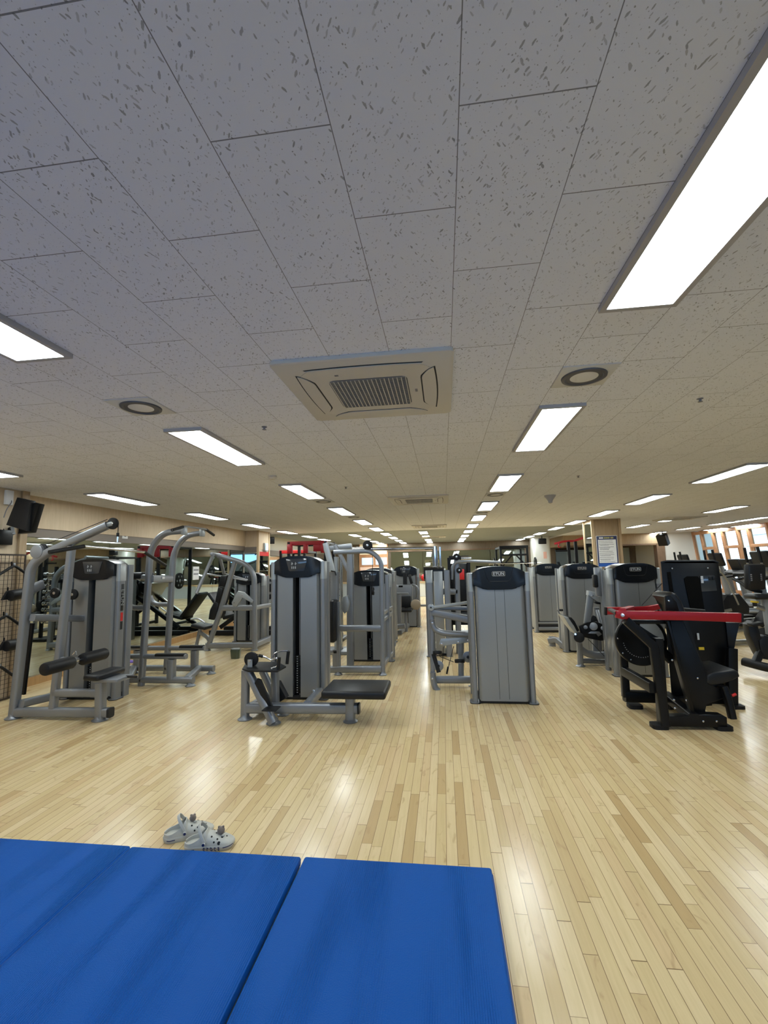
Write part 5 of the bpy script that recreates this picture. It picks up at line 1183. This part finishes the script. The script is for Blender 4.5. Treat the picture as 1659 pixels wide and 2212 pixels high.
# recumbent bike
t = thing('exercise_bike', 'black exercise bike with square console at the right edge', 'exercise bike', Z(1659, 1445, 0)); Y = 6.75
obj('front_stabiliser', B().path([A(1607, 1429, Y), A(1640, 1438, Y-.15), A(1675, 1446, Y-.3)], .13, .10, .04, .05), 'rubber', t)
obj('body_shell', B().prism([A(x, y, Y-.05) for x, y in [(1617, 1350), (1626, 1341), (1636, 1344), (1640, 1362), (1648, 1398), (1652, 1420), (1642, 1420), (1632, 1398), (1620, 1372)]], (0, .14, 0), .02), 'blackgrey', t)
obj('lower_shell', B().prism([A(x, y, Y-.07) for x, y in [(1640, 1384), (1652, 1372), (1680, 1378), (1680, 1430), (1650, 1424), (1642, 1400)]], (0, .2, 0), .03), 'blackgrey', t)
obj('console_mast', B().bar(A(1664, 1345, Y), A(1646, 1262, Y), .06, .06, .02, (0, 1, 0)), 'greyplastic', t)
c0 = A(1627, 1246, Y-.1)
c = obj('console', B().obox(c0+Vector((.02, 0, 0)), (1, .25, 0), (-.25, 1, .15), (0, -.15, 1), .27, .08, .34, .03), 'blackgrey', t)
obj('console_face', B().obox(c0+Vector((.01, -.04, .02)), (1, .25, 0), (-.25, 1, .15), (0, -.15, 1), .21, .012, .24, .006), 'screen', c)
for k in range(5):
    p = c0+Vector((-.07+.033*k, -.058-.0*k, .10)); obj('key', B().obox(p+Vector((0, .25*(.033*k-.07), 0)), (1, .25, 0), (-.25, 1, .15), (0, -.15, 1), .014, .004, .012, .001), 'greyplastic', c)
for s, n_ in ((-.075, 4), (.065, 4)):
    for k in range(n_):
        p = c0+Vector((s+.01, -.052+.25*s, .03-.024*k)); obj('key', B().obox(p, (1, .25, 0), (-.25, 1, .15), (0, -.15, 1), .022, .004, .016, .001), 'greyprint', c)
obj('handlebar', B().tube([A(1584, 1250, Y+.3), A(1596, 1256, Y+.2), A(1620, 1274, Y), A(1646, 1278, Y)], .022, .1), 'rubber', t)
obj('saddle', B().obox(A(1650, 1288, Y), (1, 0, 0), (0, 1, 0), (0, 0, 1), .36, .26, .07, .03, 3), 'vinyl', t)
obj('seat_stem', B().bar(A(1652, 1292, Y), A(1662, 1370, Y), .07, .07, .02, (0, 1, 0)), 'greyplastic', t)
obj('adjuster_knob', B().cyl(A(1630, 1302, Y-.04), A(1630, 1298, Y-.04), .045, 20, .008), 'yellow', t); obj('knob_stem', B().cyl(A(1630, 1302, Y-.04), A(1631, 1310, Y-.04), .025, 12), 'rubber', t)
obj('front_strut', B().bar(A(1646, 1400, Y), A(1630, 1436, Y-.1), .09, .07, .02, (0, 1, 0)), 'blackgrey', t)
obj('rear_frame', B().bar(A(1655, 1400, Y), A(1700, 1440, Y-.1), .08, .08, .02), 'blackgrey', t)
obj('frame_rail', B().bar(A(1632, 1309, Y), A(1690, 1330, Y), .06, .06, .02), 'steel', t)
obj('crank', B().bar(A(1626, 1340, Y-.12), A(1648, 1352, Y-.12), .05, .04, .015), 'rubber', t); obj('pedal', B().obox(A(1632, 1348, Y-.2), (1, 0, .2), (0, 1, 0), (-.2, 0, 1), .14, .12, .04, .012), 'rubber', t)
